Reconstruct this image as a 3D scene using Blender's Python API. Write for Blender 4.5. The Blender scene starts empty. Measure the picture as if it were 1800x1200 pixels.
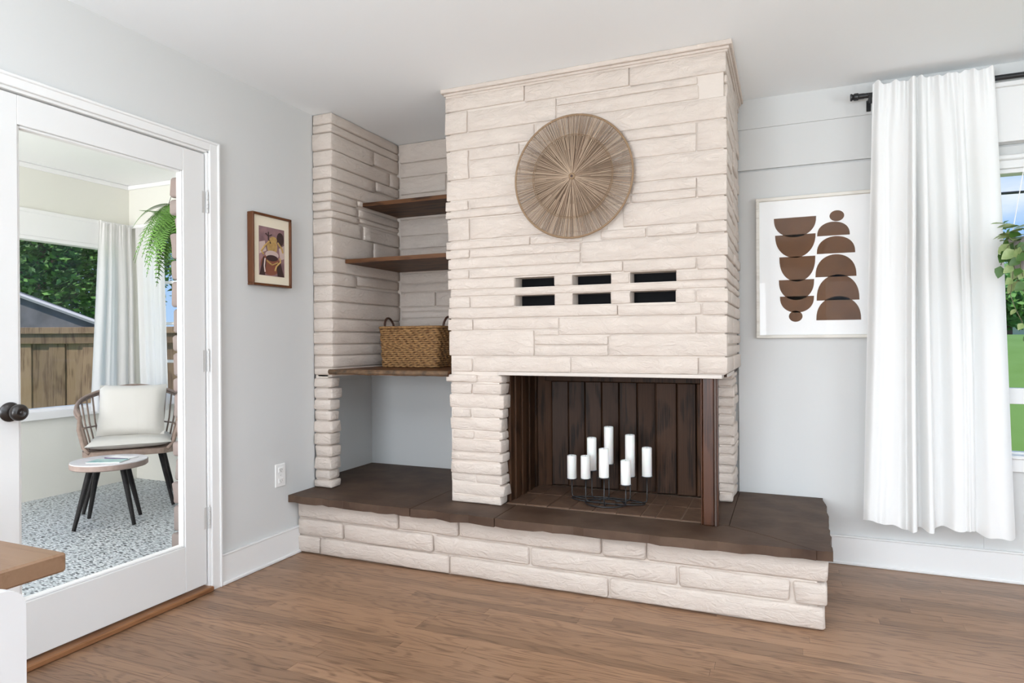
import bpy, bmesh, math, random
from mathutils import Vector, Matrix, noise
S = bpy.context.scene
C = S.collection
R = random.Random(7)
PI = math.pi

# ------------------------------------------------------------ camera, world, sun, lights, exposure
ZC = 2.448           # ceiling height
cam = bpy.data.cameras.new('camera'); co = bpy.data.objects.new('camera', cam); C.objects.link(co)
cam.sensor_width = 36.0; cam.lens = 1141.4 / 1800 * 36; cam.clip_start = 0.05; cam.clip_end = 400
yaw, pitch, roll = math.radians(22.965), math.radians(0.079), math.radians(-0.361)
fw = Vector((-math.sin(yaw), math.cos(yaw), 0)); rt = Vector((math.cos(yaw), math.sin(yaw), 0)); up = Vector((0, 0, 1))
f2 = fw * math.cos(pitch) - up * math.sin(pitch); u2 = up * math.cos(pitch) + fw * math.sin(pitch)
r3 = rt * math.cos(roll) + u2 * math.sin(roll); u3 = u2 * math.cos(roll) - rt * math.sin(roll)
m = Matrix((r3, u3, -f2)).transposed().to_4x4(); m.translation = Vector((0, 0, 1.1548)); co.matrix_world = m
S.camera = co
S.view_settings.view_transform = 'Standard'; S.view_settings.look = 'None'
S.view_settings.exposure = 0.2; S.view_settings.gamma = 1.0; S.view_settings.use_curve_mapping = False
S.cycles.max_bounces = 10; S.cycles.diffuse_bounces = 6; S.cycles.transparent_max_bounces = 16; S.cycles.sample_clamp_indirect = 6
S.cycles.caustics_reflective = False; S.cycles.caustics_refractive = False

W = bpy.data.worlds.new('world'); S.world = W; W.use_nodes = True
nt = W.node_tree; nt.nodes.clear(); N = nt.nodes.new; L = nt.links.new
out = N('ShaderNodeOutputWorld'); bg = N('ShaderNodeBackground'); tc = N('ShaderNodeTexCoord')
sep = N('ShaderNodeSeparateXYZ'); L(tc.outputs['Generated'], sep.inputs[0])
ramp = N('ShaderNodeValToRGB'); L(sep.outputs[2], ramp.inputs[0])
ramp.color_ramp.elements[0].position = 0.0; ramp.color_ramp.elements[0].color = (.42, .62, .90, 1)
ramp.color_ramp.elements[1].position = 0.55; ramp.color_ramp.elements[1].color = (.13, .34, .78, 1)
e = ramp.color_ramp.elements.new(0.2); e.color = (.28, .52, .88, 1)
mp = N('ShaderNodeMapping'); mp.inputs['Scale'].default_value = (2.2, 2.2, 7); L(tc.outputs['Generated'], mp.inputs[0])
nz = N('ShaderNodeTexNoise'); nz.inputs['Scale'].default_value = 2.0; nz.inputs['Detail'].default_value = 7; L(mp.outputs[0], nz.inputs[0])
cr = N('ShaderNodeValToRGB'); cr.color_ramp.elements[0].position = .50; cr.color_ramp.elements[1].position = .78; L(nz.outputs[0], cr.inputs[0])
mx = N('ShaderNodeMixRGB'); mx.inputs[2].default_value = (.88, .92, 1, 1); L(cr.outputs[0], mx.inputs[0]); L(ramp.outputs[0], mx.inputs[1])
L(mx.outputs[0], bg.inputs[0]); bg.inputs[1].default_value = .95; L(bg.outputs[0], out.inputs[0])

def lamp(name, kind, loc, energy, size=(1, 1), to=None, color=(1, 1, 1), rot=None):
    l = bpy.data.lights.new(name, kind); l.energy = energy; l.color = color
    if kind == 'AREA': l.shape = 'RECTANGLE'; l.size, l.size_y = size
    o = bpy.data.objects.new(name, l); C.objects.link(o); o.location = loc
    if to is not None: o.rotation_euler = (Vector(to) - Vector(loc)).to_track_quat('-Z', 'Y').to_euler()
    if rot: o.rotation_euler = rot
    return o
sun = lamp('sun', 'SUN', (0, 0, 20), 2.6, color=(1, .95, .88)); sun.rotation_euler = Vector((-.25, .55, -.9)).to_track_quat('-Z', 'Y').to_euler()
sun.data.angle = .02
# fill lamps added behind the camera, at unseen window openings in wall_front and wall_right
FILL = (.89, .95, 1.005)
lamp('fill_front', 'AREA', (1.42, -1.93, 1.0), 16, (1.9, 1.8), (1.2, 0, .80), FILL)
lamp('fill_front', 'AREA', (-1.0, -1.93, 1.0), 112, (1.5, 1.8), (-1.15, 0, .72), FILL)
lamp('fill_right', 'AREA', (2.93, 1.2, 1.30), 44, (1.9, 1.4), (0, 1.2, 1.1), FILL)
# ceiling light of the room, above and left of the camera
key = lamp('ceiling_lamp_light', 'AREA', (-0.95, 1.25, 2.40), 3.5, (.4, .4), (-0.95, 1.25, 0), (.93, .96, 1))
# upward fill lamps added behind the camera to brighten the ceiling; no fixtures
lamp('fill_ceiling', 'AREA', (1.4, -.4, 1.7), 58, (.8, .8), (1.4, -.4, 3), (.86, .95, 1.06))
lamp('fill_ceiling', 'AREA', (-1.2, -.6, 1.7), 58, (.8, .8), (-1.2, -.6, 3), (.86, .95, 1.06))
# fill lamp added at the unseen porch end, tilted up to brighten the porch
lamp('fill_porch', 'AREA', (-3.9, -0.30, 1.2), 100, (2.3, 1.6), (-4.0, 2.0, 2.6), (1, .965, .955))

# ------------------------------------------------------------ helpers
def link(o, parent=None):
    C.objects.link(o)
    if parent is not None: o.parent = parent
    return o
def empty(name, loc=(0, 0, 0), rz=0):
    o = bpy.data.objects.new(name, None); o.location = loc; o.rotation_euler = (0, 0, rz); return link(o)
def tag(o, label=None, cat=None, group=None, kind=None):
    if label: o['label'] = label
    if cat: o['category'] = cat
    if group: o['group'] = group
    if kind: o['kind'] = kind
    return o
class MB:
    def __init__(s): s.v = []; s.f = []
    def add(s, vs, fs):
        n = len(s.v); s.v += [tuple(v) for v in vs]; s.f += [tuple(i + n for i in f) for f in fs]; return s
    def box(s, x0, x1, y0, y1, z0, z1, b=0, M=None):
        if b <= 0:
            vs = [(x, y, z) for z in (z0, z1) for y in (y0, y1) for x in (x0, x1)]
            fs = [(0, 2, 3, 1), (4, 5, 7, 6), (0, 1, 5, 4), (2, 6, 7, 3), (0, 4, 6, 2), (1, 3, 7, 5)]
        else:
            bm = bmesh.new(); bmesh.ops.create_cube(bm, size=1)
            for v in bm.verts: v.co = Vector(((x0 + x1) / 2 + v.co.x * (x1 - x0), (y0 + y1) / 2 + v.co.y * (y1 - y0), (z0 + z1) / 2 + v.co.z * (z1 - z0)))
            bmesh.ops.bevel(bm, geom=bm.edges[:], offset=b, segments=1 if b < .006 else 2, affect='EDGES')
            bm.verts.index_update(); vs = [v.co.copy() for v in bm.verts]; fs = [tuple(v.index for v in f.verts) for f in bm.faces]; bm.free()
        if M is not None: vs = [M @ Vector(v) for v in vs]
        return s.add(vs, fs)
    def prism(s, pts, z0, z1):  # polygon in xy (ccw), extruded in z
        n = len(pts)
        vs = [(x, y, z0) for x, y in pts] + [(x, y, z1) for x, y in pts]
        return s.add(vs, [tuple(reversed(range(n))), tuple(range(n, 2 * n))] + [(i, (i + 1) % n, n + (i + 1) % n, n + i) for i in range(n)])
    def tube(s, pts, r, n=8, closed=False, cap=True):
        pts = [Vector(p) for p in pts]; k = len(pts); rr = r if isinstance(r, (list, tuple)) else [r] * k
        prev = None; rings = []
        for i, p in enumerate(pts):
            if closed: t = pts[(i + 1) % k] - pts[i - 1]
            else: t = pts[min(i + 1, k - 1)] - pts[max(i - 1, 0)]
            t.normalize()
            if prev is None: a = t.orthogonal().normalized()
            else: a = (prev - t * prev.dot(t)).normalized()
            prev = a; b = t.cross(a)
            rings.append([p + (a * math.cos(2 * PI * j / n) + b * math.sin(2 * PI * j / n)) * rr[i] for j in range(n)])
        vs = [v for r_ in rings for v in r_]; fs = []
        for i in range(k if closed else k - 1):
            i2 = (i + 1) % k
            for j in range(n): fs.append((i * n + j, i * n + (j + 1) % n, i2 * n + (j + 1) % n, i2 * n + j))
        if cap and not closed: fs += [tuple(reversed(range(n))), tuple((k - 1) * n + j for j in range(n))]
        return s.add(vs, fs)
    def lathe(s, prof, n=24, M=None, cx=0, cy=0):  # prof: (r, z)
        k = len(prof); vs = [(cx + r * math.cos(2 * PI * j / n), cy + r * math.sin(2 * PI * j / n), z) for r, z in prof for j in range(n)]
        fs = [(i * n + j, i * n + (j + 1) % n, (i + 1) * n + (j + 1) % n, (i + 1) * n + j) for i in range(k - 1) for j in range(n)]
        fs += [tuple(reversed(range(n))), tuple((k - 1) * n + j for j in range(n))]
        if M is not None: vs = [M @ Vector(v) for v in vs]
        return s.add(vs, fs)
    def build(s, name, mat, parent=None, smooth=False, kind=None, loc=None, ang=None):
        me = bpy.data.meshes.new(name); 
        vs = s.v
        if loc is not None: vs = [(v[0] - loc[0], v[1] - loc[1], v[2] - loc[2]) for v in s.v]
        me.from_pydata([tuple(v) for v in vs], [], s.f); me.materials.append(mat)
        if smooth: me.polygons.foreach_set('use_smooth', [True] * len(me.polygons))
        if ang: me.set_sharp_from_angle(angle=math.radians(ang))
        me.update(); o = bpy.data.objects.new(name, me)
        if loc is not None: o.location = loc
        link(o, parent)
        if kind: o['kind'] = kind
        return o
def box(name, x0, x1, y0, y1, z0, z1, mat, parent=None, b=0, kind=None):
    return MB().box(x0, x1, y0, y1, z0, z1, b).build(name, mat, parent, kind=kind)

# ------------------------------------------------------------ materials
def mat(name, col, rough=.6, metal=0, bump=0, bscale=40, spec=.5, var=0, vscale=3, col2=None, bdist=.002):
    m = bpy.data.materials.new(name); m.use_nodes = True; t = m.node_tree; b = t.nodes['Principled BSDF']
    b.inputs['Base Color'].default_value = (*col, 1); b.inputs['Roughness'].default_value = rough; b.inputs['Metallic'].default_value = metal
    b.inputs['Specular IOR Level'].default_value = spec
    if var or bump: tc = t.nodes.new('ShaderNodeTexCoord')
    if var:
        n = t.nodes.new('ShaderNodeTexNoise'); n.inputs['Scale'].default_value = vscale; n.inputs['Detail'].default_value = 5
        t.links.new(tc.outputs['Object'], n.inputs[0]); x = t.nodes.new('ShaderNodeMixRGB'); r = t.nodes.new('ShaderNodeValToRGB')
        r.color_ramp.elements[0].position = .5 - .25; r.color_ramp.elements[1].position = .75
        t.links.new(n.outputs[0], r.inputs[0]); t.links.new(r.outputs[0], x.inputs[0])
        c2 = col2 or tuple(c * (1 - var) for c in col)
        x.inputs[1].default_value = (*col, 1); x.inputs[2].default_value = (*c2, 1); t.links.new(x.outputs[0], b.inputs['Base Color'])
    if bump:
        n = t.nodes.new('ShaderNodeTexNoise'); n.inputs['Scale'].default_value = bscale; n.inputs['Detail'].default_value = 6
        t.links.new(tc.outputs['Object'], n.inputs[0]); p = t.nodes.new('ShaderNodeBump'); p.inputs['Strength'].default_value = bump; p.inputs['Distance'].default_value = bdist
        t.links.new(n.outputs[0], p.inputs['Height']); t.links.new(p.outputs[0], b.inputs['Normal'])
    return m
def wood(name, light, dark, rough=.4, stretch=(1, 14, 14), scale=3, rings=5, rnd=.35, bump=.15, axis='X', fac=.6, spec=.4):
    """grain along the given axis; every object gets its own offset and tone"""
    m = bpy.data.materials.new(name); m.use_nodes = True; t = m.node_tree; b = t.nodes['Principled BSDF']; N = t.nodes.new; L = t.links.new
    tc = N('ShaderNodeTexCoord'); oi = N('ShaderNodeObjectInfo'); mp = N('ShaderNodeMapping')
    sc = {'X': stretch, 'Y': (stretch[1], stretch[0], stretch[2]), 'Z': (stretch[1], stretch[2], stretch[0])}[axis]
    mp.inputs['Scale'].default_value = sc
    ad = N('ShaderNodeVectorMath'); ad.operation = 'ADD'; L(tc.outputs['Object'], ad.inputs[0])
    mu = N('ShaderNodeVectorMath'); mu.operation = 'SCALE'; mu.inputs[0].default_value = (17.3, 9.1, 5.7); L(oi.outputs['Random'], mu.inputs['Scale']); L(mu.outputs[0], ad.inputs[1])
    L(ad.outputs[0], mp.inputs[0])
    mpr = N('ShaderNodeMapping'); mpr.inputs['Scale'].default_value = tuple(s_ * (2.6 if s_ <= stretch[0] else 1) for s_ in sc); L(ad.outputs[0], mpr.inputs[0])
    n1 = N('ShaderNodeTexNoise'); n1.inputs['Scale'].default_value = scale * .45; n1.inputs['Detail'].default_value = 3; n1.inputs['Roughness'].default_value = .35; L(mpr.outputs[0], n1.inputs[0])
    mm = N('ShaderNodeMath'); mm.operation = 'MULTIPLY'; mm.inputs[1].default_value = rings * 6.28; L(n1.outputs[0], mm.inputs[0])
    sn = N('ShaderNodeMath'); sn.operation = 'SINE'; L(mm.outputs[0], sn.inputs[0])
    r1 = N('ShaderNodeMapRange'); r1.inputs[1].default_value = -.2; r1.inputs[2].default_value = 1.0; L(sn.outputs[0], r1.inputs[0])
    mp2 = N('ShaderNodeMapping'); mp2.inputs['Scale'].default_value = tuple(s * (1 if s <= stretch[0] else 5) for s in sc); L(ad.outputs[0], mp2.inputs[0])
    n2 = N('ShaderNodeTexNoise'); n2.inputs['Scale'].default_value = scale * 1.6; n2.inputs['Detail'].default_value = 5; n2.inputs['Roughness'].default_value = .7; L(mp2.outputs[0], n2.inputs[0])
    r2 = N('ShaderNodeMapRange'); r2.inputs[1].default_value = .38; r2.inputs[2].default_value = .66; L(n2.outputs[0], r2.inputs[0])
    mul = N('ShaderNodeMath'); mul.operation = 'MULTIPLY'; L(r1.outputs[0], mul.inputs[0]); L(r2.outputs[0], mul.inputs[1])
    a2 = N('ShaderNodeMath'); a2.operation = 'MULTIPLY_ADD'; L(r2.outputs[0], a2.inputs[0]); a2.inputs[1].default_value = .28; L(mul.outputs[0], a2.inputs[2])
    f = N('ShaderNodeMath'); f.operation = 'MULTIPLY'; f.use_clamp = True; f.inputs[1].default_value = fac * 1.3; L(a2.outputs[0], f.inputs[0])
    x = N('ShaderNodeMixRGB'); x.inputs[1].default_value = (*light, 1); x.inputs[2].default_value = (*dark, 1); L(f.outputs[0], x.inputs[0])
    h = N('ShaderNodeHueSaturation'); L(x.outputs[0], h.inputs['Color'])
    v = N('ShaderNodeMapRange'); v.inputs[3].default_value = 1 - rnd; v.inputs[4].default_value = 1 + rnd; L(oi.outputs['Random'], v.inputs[0]); L(v.outputs[0], h.inputs['Value'])
    L(h.outputs[0], b.inputs['Base Color']); b.inputs['Roughness'].default_value = rough; b.inputs['Specular IOR Level'].default_value = spec
    if bump:
        p = N('ShaderNodeBump'); p.inputs['Strength'].default_value = bump; p.inputs['Distance'].default_value = .001; p.invert = True
        L(f.outputs[0], p.inputs['Height']); L(p.outputs[0], b.inputs['Normal'])
    return m
def glass(name, refl=.06, tint=(1, 1, 1)):
    m = bpy.data.materials.new(name); m.use_nodes = True; t = m.node_tree; t.nodes.clear(); N = t.nodes.new
    o = N('ShaderNodeOutputMaterial'); a = N('ShaderNodeBsdfTransparent'); a.inputs[0].default_value = (*tint, 1); g = N('ShaderNodeBsdfGlossy'); g.inputs['Roughness'].default_value = .01
    x = N('ShaderNodeMixShader'); fr = N('ShaderNodeFresnel'); fr.inputs[0].default_value = 1.45
    mm = N('ShaderNodeMath'); mm.operation = 'MULTIPLY'; mm.inputs[1].default_value = refl / .04; mm.use_clamp = True
    ge = N('ShaderNodeNewGeometry'); inv = N('ShaderNodeMath'); inv.operation = 'SUBTRACT'; inv.inputs[0].default_value = 1; t.links.new(ge.outputs['Backfacing'], inv.inputs[1]); m2 = N('ShaderNodeMath'); m2.operation = 'MULTIPLY'
    t.links.new(fr.outputs[0], mm.inputs[0]); t.links.new(mm.outputs[0], m2.inputs[0]); t.links.new(inv.outputs[0], m2.inputs[1]); t.links.new(m2.outputs[0], x.inputs[0]); t.links.new(a.outputs[0], x.inputs[1]); t.links.new(g.outputs[0], x.inputs[2]); t.links.new(x.outputs[0], o.inputs[0])
    return m
def cloth(name, col, trans=.35, bump=.1):
    m = bpy.data.materials.new(name); m.use_nodes = True; t = m.node_tree; t.nodes.clear(); N = t.nodes.new
    o = N('ShaderNodeOutputMaterial'); a = N('ShaderNodeBsdfDiffuse'); a.inputs[0].default_value = (*col, 1); g = N('ShaderNodeBsdfTranslucent'); g.inputs[0].default_value = (*col, 1)
    x = N('ShaderNodeMixShader'); x.inputs[0].default_value = trans
    tc = N('ShaderNodeTexCoord'); n = N('ShaderNodeTexNoise'); n.inputs['Scale'].default_value = 300; p = N('ShaderNodeBump'); p.inputs['Strength'].default_value = bump; p.inputs['Distance'].default_value = .0006
    t.links.new(tc.outputs['Object'], n.inputs[0]); t.links.new(n.outputs[0], p.inputs['Height']); t.links.new(p.outputs[0], a.inputs['Normal'])
    t.links.new(a.outputs[0], x.inputs[1]); t.links.new(g.outputs[0], x.inputs[2]); t.links.new(x.outputs[0], o.inputs[0])
    return m
M = {}
M['wall'] = mat('wall_paint', (.60, .602, .592), .65, bump=.05, bscale=250)
M['ceil'] = mat('ceiling_paint', (.86, .885, .90), .9, bump=.08, bscale=180)
M['trim'] = mat('white_trim_paint', (.76, .757, .748), .35)
M['door'] = mat('white_door_paint', (.72, .717, .708), .4)
def stone_mat(name, c1, c2):
    m = mat(name, c1, .6, var=.1, vscale=9, col2=c2, bump=.55, bscale=22, bdist=.006, spec=.35)
    t = m.node_tree; b = t.nodes['Principled BSDF']; tc = [n for n in t.nodes if n.type == 'TEX_COORD'][0]
    mp = t.nodes.new('ShaderNodeMapping'); mp.inputs['Scale'].default_value = (1, 1, 2.2); mp.inputs['Rotation'].default_value = (0, .3, 0)
    t.links.new(tc.outputs['Object'], mp.inputs[0])
    n = t.nodes.new('ShaderNodeTexNoise'); n.inputs['Scale'].default_value = 13; n.inputs['Detail'].default_value = 9; n.inputs['Roughness'].default_value = .66; n.inputs['Distortion'].default_value = 1.4
    t.links.new(mp.outputs[0], n.inputs[0])
    p = t.nodes.new('ShaderNodeBump'); p.inputs['Strength'].default_value = .75; p.inputs['Distance'].default_value = .016
    old = [q for q in t.nodes if q.type == 'BUMP'][0]; old.inputs['Strength'].default_value = .25
    t.links.new(n.outputs[0], p.inputs['Height']); t.links.new(old.outputs[0], p.inputs['Normal']); t.links.new(p.outputs[0], b.inputs['Normal'])
    return m
M['stone'] = stone_mat('painted_stone', (.645, .565, .50), (.615, .53, .465))
M['mortar'] = mat('painted_mortar', (.60, .53, .47), .8, bump=.4, bscale=60, bdist=.004)
M['veneer'] = mat('exterior_stone', (.20, .145, .13), .8, var=.3, vscale=5, col2=(.20, .185, .17), bump=.4, bscale=30, bdist=.004)
M['oak'] = wood('oak_floor', (.29, .168, .098), (.095, .044, .022), .34, (1, 13, 13), 1.8, 11, .2, .12, 'X', .62, .4)
M['gap'] = mat('floor_gap', (.09, .045, .022), .7)
M['flag'] = mat('dark_flagstone', (.042, .022, .014), .55, var=.3, vscale=6, col2=(.11, .068, .045), bump=.5, bscale=14, bdist=.004, spec=.22)
M['fbwood'] = wood('dark_stained_planks', (.055, .025, .012), (.013, .006, .003), .5, (1, 9, 9), 2.2, 4, .25, .3, 'Z', 1.0, .18)
M['post'] = wood('varnished_post', (.072, .024, .009), (.022, .008, .004), .35, (1, 12, 12), 2, 4, .05, .1, 'Z', .8, .25)
M['shelf'] = wood('walnut_shelf', (.135, .058, .024), (.03, .012, .006), .5, (1, 9, 9), 2.2, 5, .12, .2, 'X', 1.1, .2)
M['bark'] = mat('live_edge', (.17, .095, .045), .7, var=.6, vscale=30, col2=(.03, .018, .01), bump=.8, bscale=50, bdist=.005)
M['tile'] = mat('brown_slate', (.075, .040, .025), .45, spec=.25, var=.4, vscale=14, col2=(.15, .09, .06), bump=.4, bscale=30, bdist=.003)
M['grout'] = mat('light_grout', (.24, .17, .12), .9)
M['black'] = mat('black_metal', (.012, .012, .013), .38, spec=.5)
M['bronze'] = mat('bronze_knob', (.018, .014, .012), .28, spec=.6)
M['void'] = mat('opening_black', (.003, .003, .004), .6, spec=.1)  # near-black that stands for the dark inside of the vents
M['wax'] = mat('candle_wax', (.88, .86, .83), .5); M['wax'].node_tree.nodes['Principled BSDF'].inputs['Subsurface Weight'].default_value = .15
M['wick'] = mat('wick', (.05, .04, .03), .9)
M['basket'] = mat('woven_seagrass', (.42, .235, .09), .7, var=.5, vscale=60, col2=(.12, .05, .015), bump=.6, bscale=120)
M['handle'] = mat('dark_leather', (.05, .018, .01), .5)
M['reed'] = mat('tan_reed', (.29, .20, .135), .75, var=.45, vscale=14, col2=(.19, .125, .08))
M['reed2'] = mat('dark_reed_backing', (.20, .135, .09), .85)
M['rim'] = mat('reed_rim', (.24, .15, .08), .6)
M['frame_w'] = wood('whitewashed_frame', (.72, .69, .63), (.55, .51, .45), .6, (1, 12, 12), 3, 4, .03, .1, 'X')
M['mat_w'] = mat('white_paper', (.86, .86, .855), .8)
M['print_b'] = mat('brown_ink', (.13, .055, .018), .7, var=.3, vscale=12)
M['frame_b'] = wood('walnut_frame', (.13, .045, .015), (.06, .02, .008), .35, (1, 10, 10), 3, 4, .03, .1, 'Z')
M['cream'] = mat('cream_mat', (.80, .72, .57), .8)
M['glass'] = glass('window_glass', .018)
M['pglass'] = glass('picture_glass', .018)
M['curtain'] = cloth('white_curtain', (.92, .92, .91), .18)
M['sheer'] = cloth('sheer_curtain', (.92, .91, .90), .38)
M['pcream'] = mat('porch_cream_paint', (.80, .795, .735), .7)
M['white'] = mat('porch_white', (.88, .88, .88), .5)
M['cushion'] = mat('white_cushion', (.60, .592, .56), .9, bump=.2, bscale=200)
M['wicker'] = mat('grey_brown_wicker', (.33, .25, .205), .7, var=.3, vscale=30, col2=(.22, .16, .13), bump=.3, bscale=90)
M['leg'] = mat('black_leg', (.009, .009, .010), .5, spec=.2)
M['fern'] = mat('fern_green', (.16, .36, .05), .6, var=.5, vscale=6, col2=(.05, .15, .02))
M['pothos'] = mat('pothos_leaf', (.14, .24, .05), .4, var=.6, vscale=25, col2=(.36, .42, .20))
M['pothos_d'] = mat('dark_pothos_leaf', (.05, .12, .02), .4)
M['vine'] = mat('vine_stem', (.13, .13, .06), .6)
M['pot'] = mat('grey_pot', (.30, .28, .27), .7)
M['grass'] = mat('grass', (.16, .29, .045), .95, var=.5, vscale=1.6, col2=(.20, .34, .075))
M['leafA'] = mat('leaf_dark', (.06, .16, .035), .6, var=.5, vscale=3, col2=(.10, .20, .05))
M['leafB'] = mat('leaf_light', (.12, .30, .05), .6, var=.5, vscale=3, col2=(.22, .42, .10))
M['twig'] = mat('bark_brown', (.20, .12, .09), .9)
M['fence'] = wood('weathered_fence', (.34, .22, .13), (.15, .085, .05), .8, (1, 6, 6), 2, 4, .3, .2, 'Z', .8)
M['roof'] = mat('grey_shingle', (.22, .21, .21), .9, var=.4, vscale=6)
M['gutter'] = mat('pale_metal', (.55, .52, .50), .6)
M['siding'] = mat('far_house_paint', (.75, .75, .76), .8)
M['road'] = mat('pale_road', (.55, .54, .53), .9)
M['hinge'] = mat('painted_hinge', (.58, .575, .56), .35, metal=.3)
M['plate'] = mat('white_plastic', (.82, .81, .79), .4)
M['slot'] = mat('outlet_slot', (.12, .12, .12), .6)
M['tabletop'] = wood('acacia_tabletop', (.205, .12, .07), (.16, .085, .045), .38, (1, 8, 8), 2, 6, .03, .1, 'X')
M['chairw'] = mat('white_chair_paint', (.60, .60, .605), .35)

# terrazzo-like porch floor: pale blue grey with dark flecks
def porch_floor_mat():
    m = bpy.data.materials.new('flecked_porch_floor'); m.use_nodes = True; t = m.node_tree; b = t.nodes['Principled BSDF']; N = t.nodes.new; L = t.links.new
    tc = N('ShaderNodeTexCoord'); prev = None
    base = N('ShaderNodeTexNoise'); base.inputs['Scale'].default_value = 5; L(tc.outputs['Object'], base.inputs[0])
    bx = N('ShaderNodeMixRGB'); L(base.outputs[0], bx.inputs[0]); bx.inputs[1].default_value = (.36, .41, .43, 1); bx.inputs[2].default_value = (.56, .60, .62, 1)
    cur = bx.outputs[0]
    for rot, sc, th, col in ((.5, (9, 26, 1), .13, (.035, .04, .045)), (1.9, (11, 34, 1), .11, (.10, .11, .12)), (-.6, (13, 40, 1), .12, (.16, .18, .19)), (1.1, (14, 36, 1), .12, (.75, .78, .80))):
        mp = N('ShaderNodeMapping'); mp.inputs['Rotation'].default_value = (0, 0, rot); mp.inputs['Scale'].default_value = sc; L(tc.outputs['Object'], mp.inputs[0])
        v = N('ShaderNodeTexVoronoi'); v.voronoi_dimensions = '2D'; v.inputs['Scale'].default_value = 1.5; L(mp.outputs[0], v.inputs[0])
        c = N('ShaderNodeMath'); c.operation = 'LESS_THAN'; c.inputs[1].default_value = th * 1.45; L(v.outputs['Distance'], c.inputs[0])
        x = N('ShaderNodeMixRGB'); L(c.outputs[0], x.inputs[0]); L(cur, x.inputs[1]); x.inputs[2].default_value = (*col, 1); cur = x.outputs[0]
    L(cur, b.inputs['Base Color']); b.inputs['Roughness'].default_value = .45
    return m
M['pfloor'] = porch_floor_mat()

# ------------------------------------------------------------ room shell
XL, YB = -2.49, 3.735
st = 'structure'
floor = box('floor', XL, 3.0, -2.0, YB, -.06, -.012, M['gap'], kind=st)
# oak strips
rowh = .0571; y = YB - .001; k = 0; placed = []
near = MB(); x_r = random.Random(3)
while y > -1.98:
    x = XL + .0 - x_r.uniform(0, 1.1)
    y0 = y - rowh + .0006
    while x < 3.0:
        ln = x_r.uniform(.7, 2.1); a, b_ = max(x, XL), min(x + ln - .0008, 3.0)
        if b_ - a > .05:
            vis = y0 > 1.25 and a < 1.3 and not (y0 > 2.86 and b_ < .1)
            if vis and len(placed) < 290:
                bo = min(b_, 1.9) if False else b_
                cx = (a + bo) / 2; o = MB().box(a, bo, y0, y, -.012, 0.0).build('floor_board', M['oak'], floor, loc=(cx, y, 0)); placed.append(o)
            elif not (y0 > 2.86 and b_ < .1): near.box(a, b_, y0, y, -.012, 0.0)
        x += ln
    y -= rowh
nb = near.build('floor_boards', M['oak'], floor, kind='stuff'); nb['kind'] = 'stuff'

ceiling = box('ceiling', -2.7, 3.1, -2.1, 3.9, ZC, ZC + .1, M['ceil'], kind=st)
# left wall with door opening y 1.30..2.245, z 0..2.045
wl = MB()
wl.box(XL - .14, XL, -2.0, 1.245, -.06, ZC); wl.box(XL - .14, XL, 2.245, 2.975, -.06, ZC); wl.box(XL - .14, XL, 1.245, 2.245, 2.045, ZC)
wl.box(-2.66, -2.62, 2.975, 3.86, -.06, ZC)
wl.build('wall_left', M['wall'], kind=st)
tr = MB()
tr.box(-2.62, -2.617, 3.05, 3.72, .845, .848); box('trim_7', -2.62, -2.616, 3.05, 3.72, .90, .906, M['wall'], kind=st)
# back wall: wide boards with open joints, window opening x .86..2.36, z .60..1.935
wb = MB()
wb.box(-2.66, 3.0, YB + .012, YB + .075, -.06, .60); wb.box(-2.66, .86, YB + .012, YB + .075, .60, 1.935); wb.box(2.36, 3.0, YB + .012, YB + .075, .60, 1.935); wb.box(-2.66, 3.0, YB + .012, YB + .075, 1.935, ZC)
wall_back = wb.build('wall_back', M['wall'], kind=st)
def wboard(x0, x1, z0, z1, dy=0): MB().box(x0, x1, YB - dy, YB + .012, z0, z1, .0015).build('wall_board', M['wall'], wall_back)
wboard(-.245, .860, 0, 2.0575)
wboard(-.245, 2.999, 2.066, 2.2855, .004); wboard(-.245, 2.999, 2.2865, ZC, .004)
wboard(.8601, 2.36, 0, .598); wboard(2.361, 2.999, 0, 2.0575); wboard(.861, 2.36, 1.936, 2.0575)
# niche back wall (painted) behind stones
box('wall_back_2', -2.62, -1.585, 3.715, YB + .012, .30, 1.0, M['wall'], kind=st)
# right wall and front wall with window openings behind the camera
wr = MB(); wr.box(3.0, 3.12, -2.0, .25, -.06, ZC); wr.box(3.0, 3.12, 2.15, YB + .075, -.06, ZC); wr.box(3.0, 3.12, .25, 2.15, -.06, .6); wr.box(3.0, 3.12, .25, 2.15, 2.1, ZC)
wr.build('wall_right', M['wall'], kind=st)
wf = MB(); wf.box(XL - .14, -1.75, -2.12, -2.0, -.06, ZC); wf.box(-.25, .47, -2.12, -2.0, -.06, ZC); wf.box(2.37, 3.12, -2.12, -2.0, -.06, ZC); wf.box(-1.75, 2.37, -2.12, -2.0, -.06, .1); wf.box(-1.75, 2.37, -2.12, -2.0, 2.1, ZC)
wf.build('wall_front', M['wall'], kind=st)
# baseboards
def baseboard(name, x0, x1, y0, y1, nx, ny):
    b = MB(); b.box(x0, x1, y0, y1, 0, .138, .002); o = b.build(name, M['trim'], kind=st)
    c = MB(); c.box(x0, x1 + (.004 if nx else 0), y0 - (.004 if ny else 0), y1, .138, .147, .002); c.build('cap', M['trim'], o)
    q = MB(); q.box(x0 if not nx else x1, x1 + (.011 if nx else 0), y0 - (.011 if ny else 0), y1 if not ny else y0, 0, .017, .004); q.build('shoe_molding', M['trim'], o)
    return o
baseboard('baseboard_left', XL, XL + .015, 2.294, 2.835, 1, 0)
baseboard('baseboard_back', .14, 2.99, YB - .015, YB, 0, 1)
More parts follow.
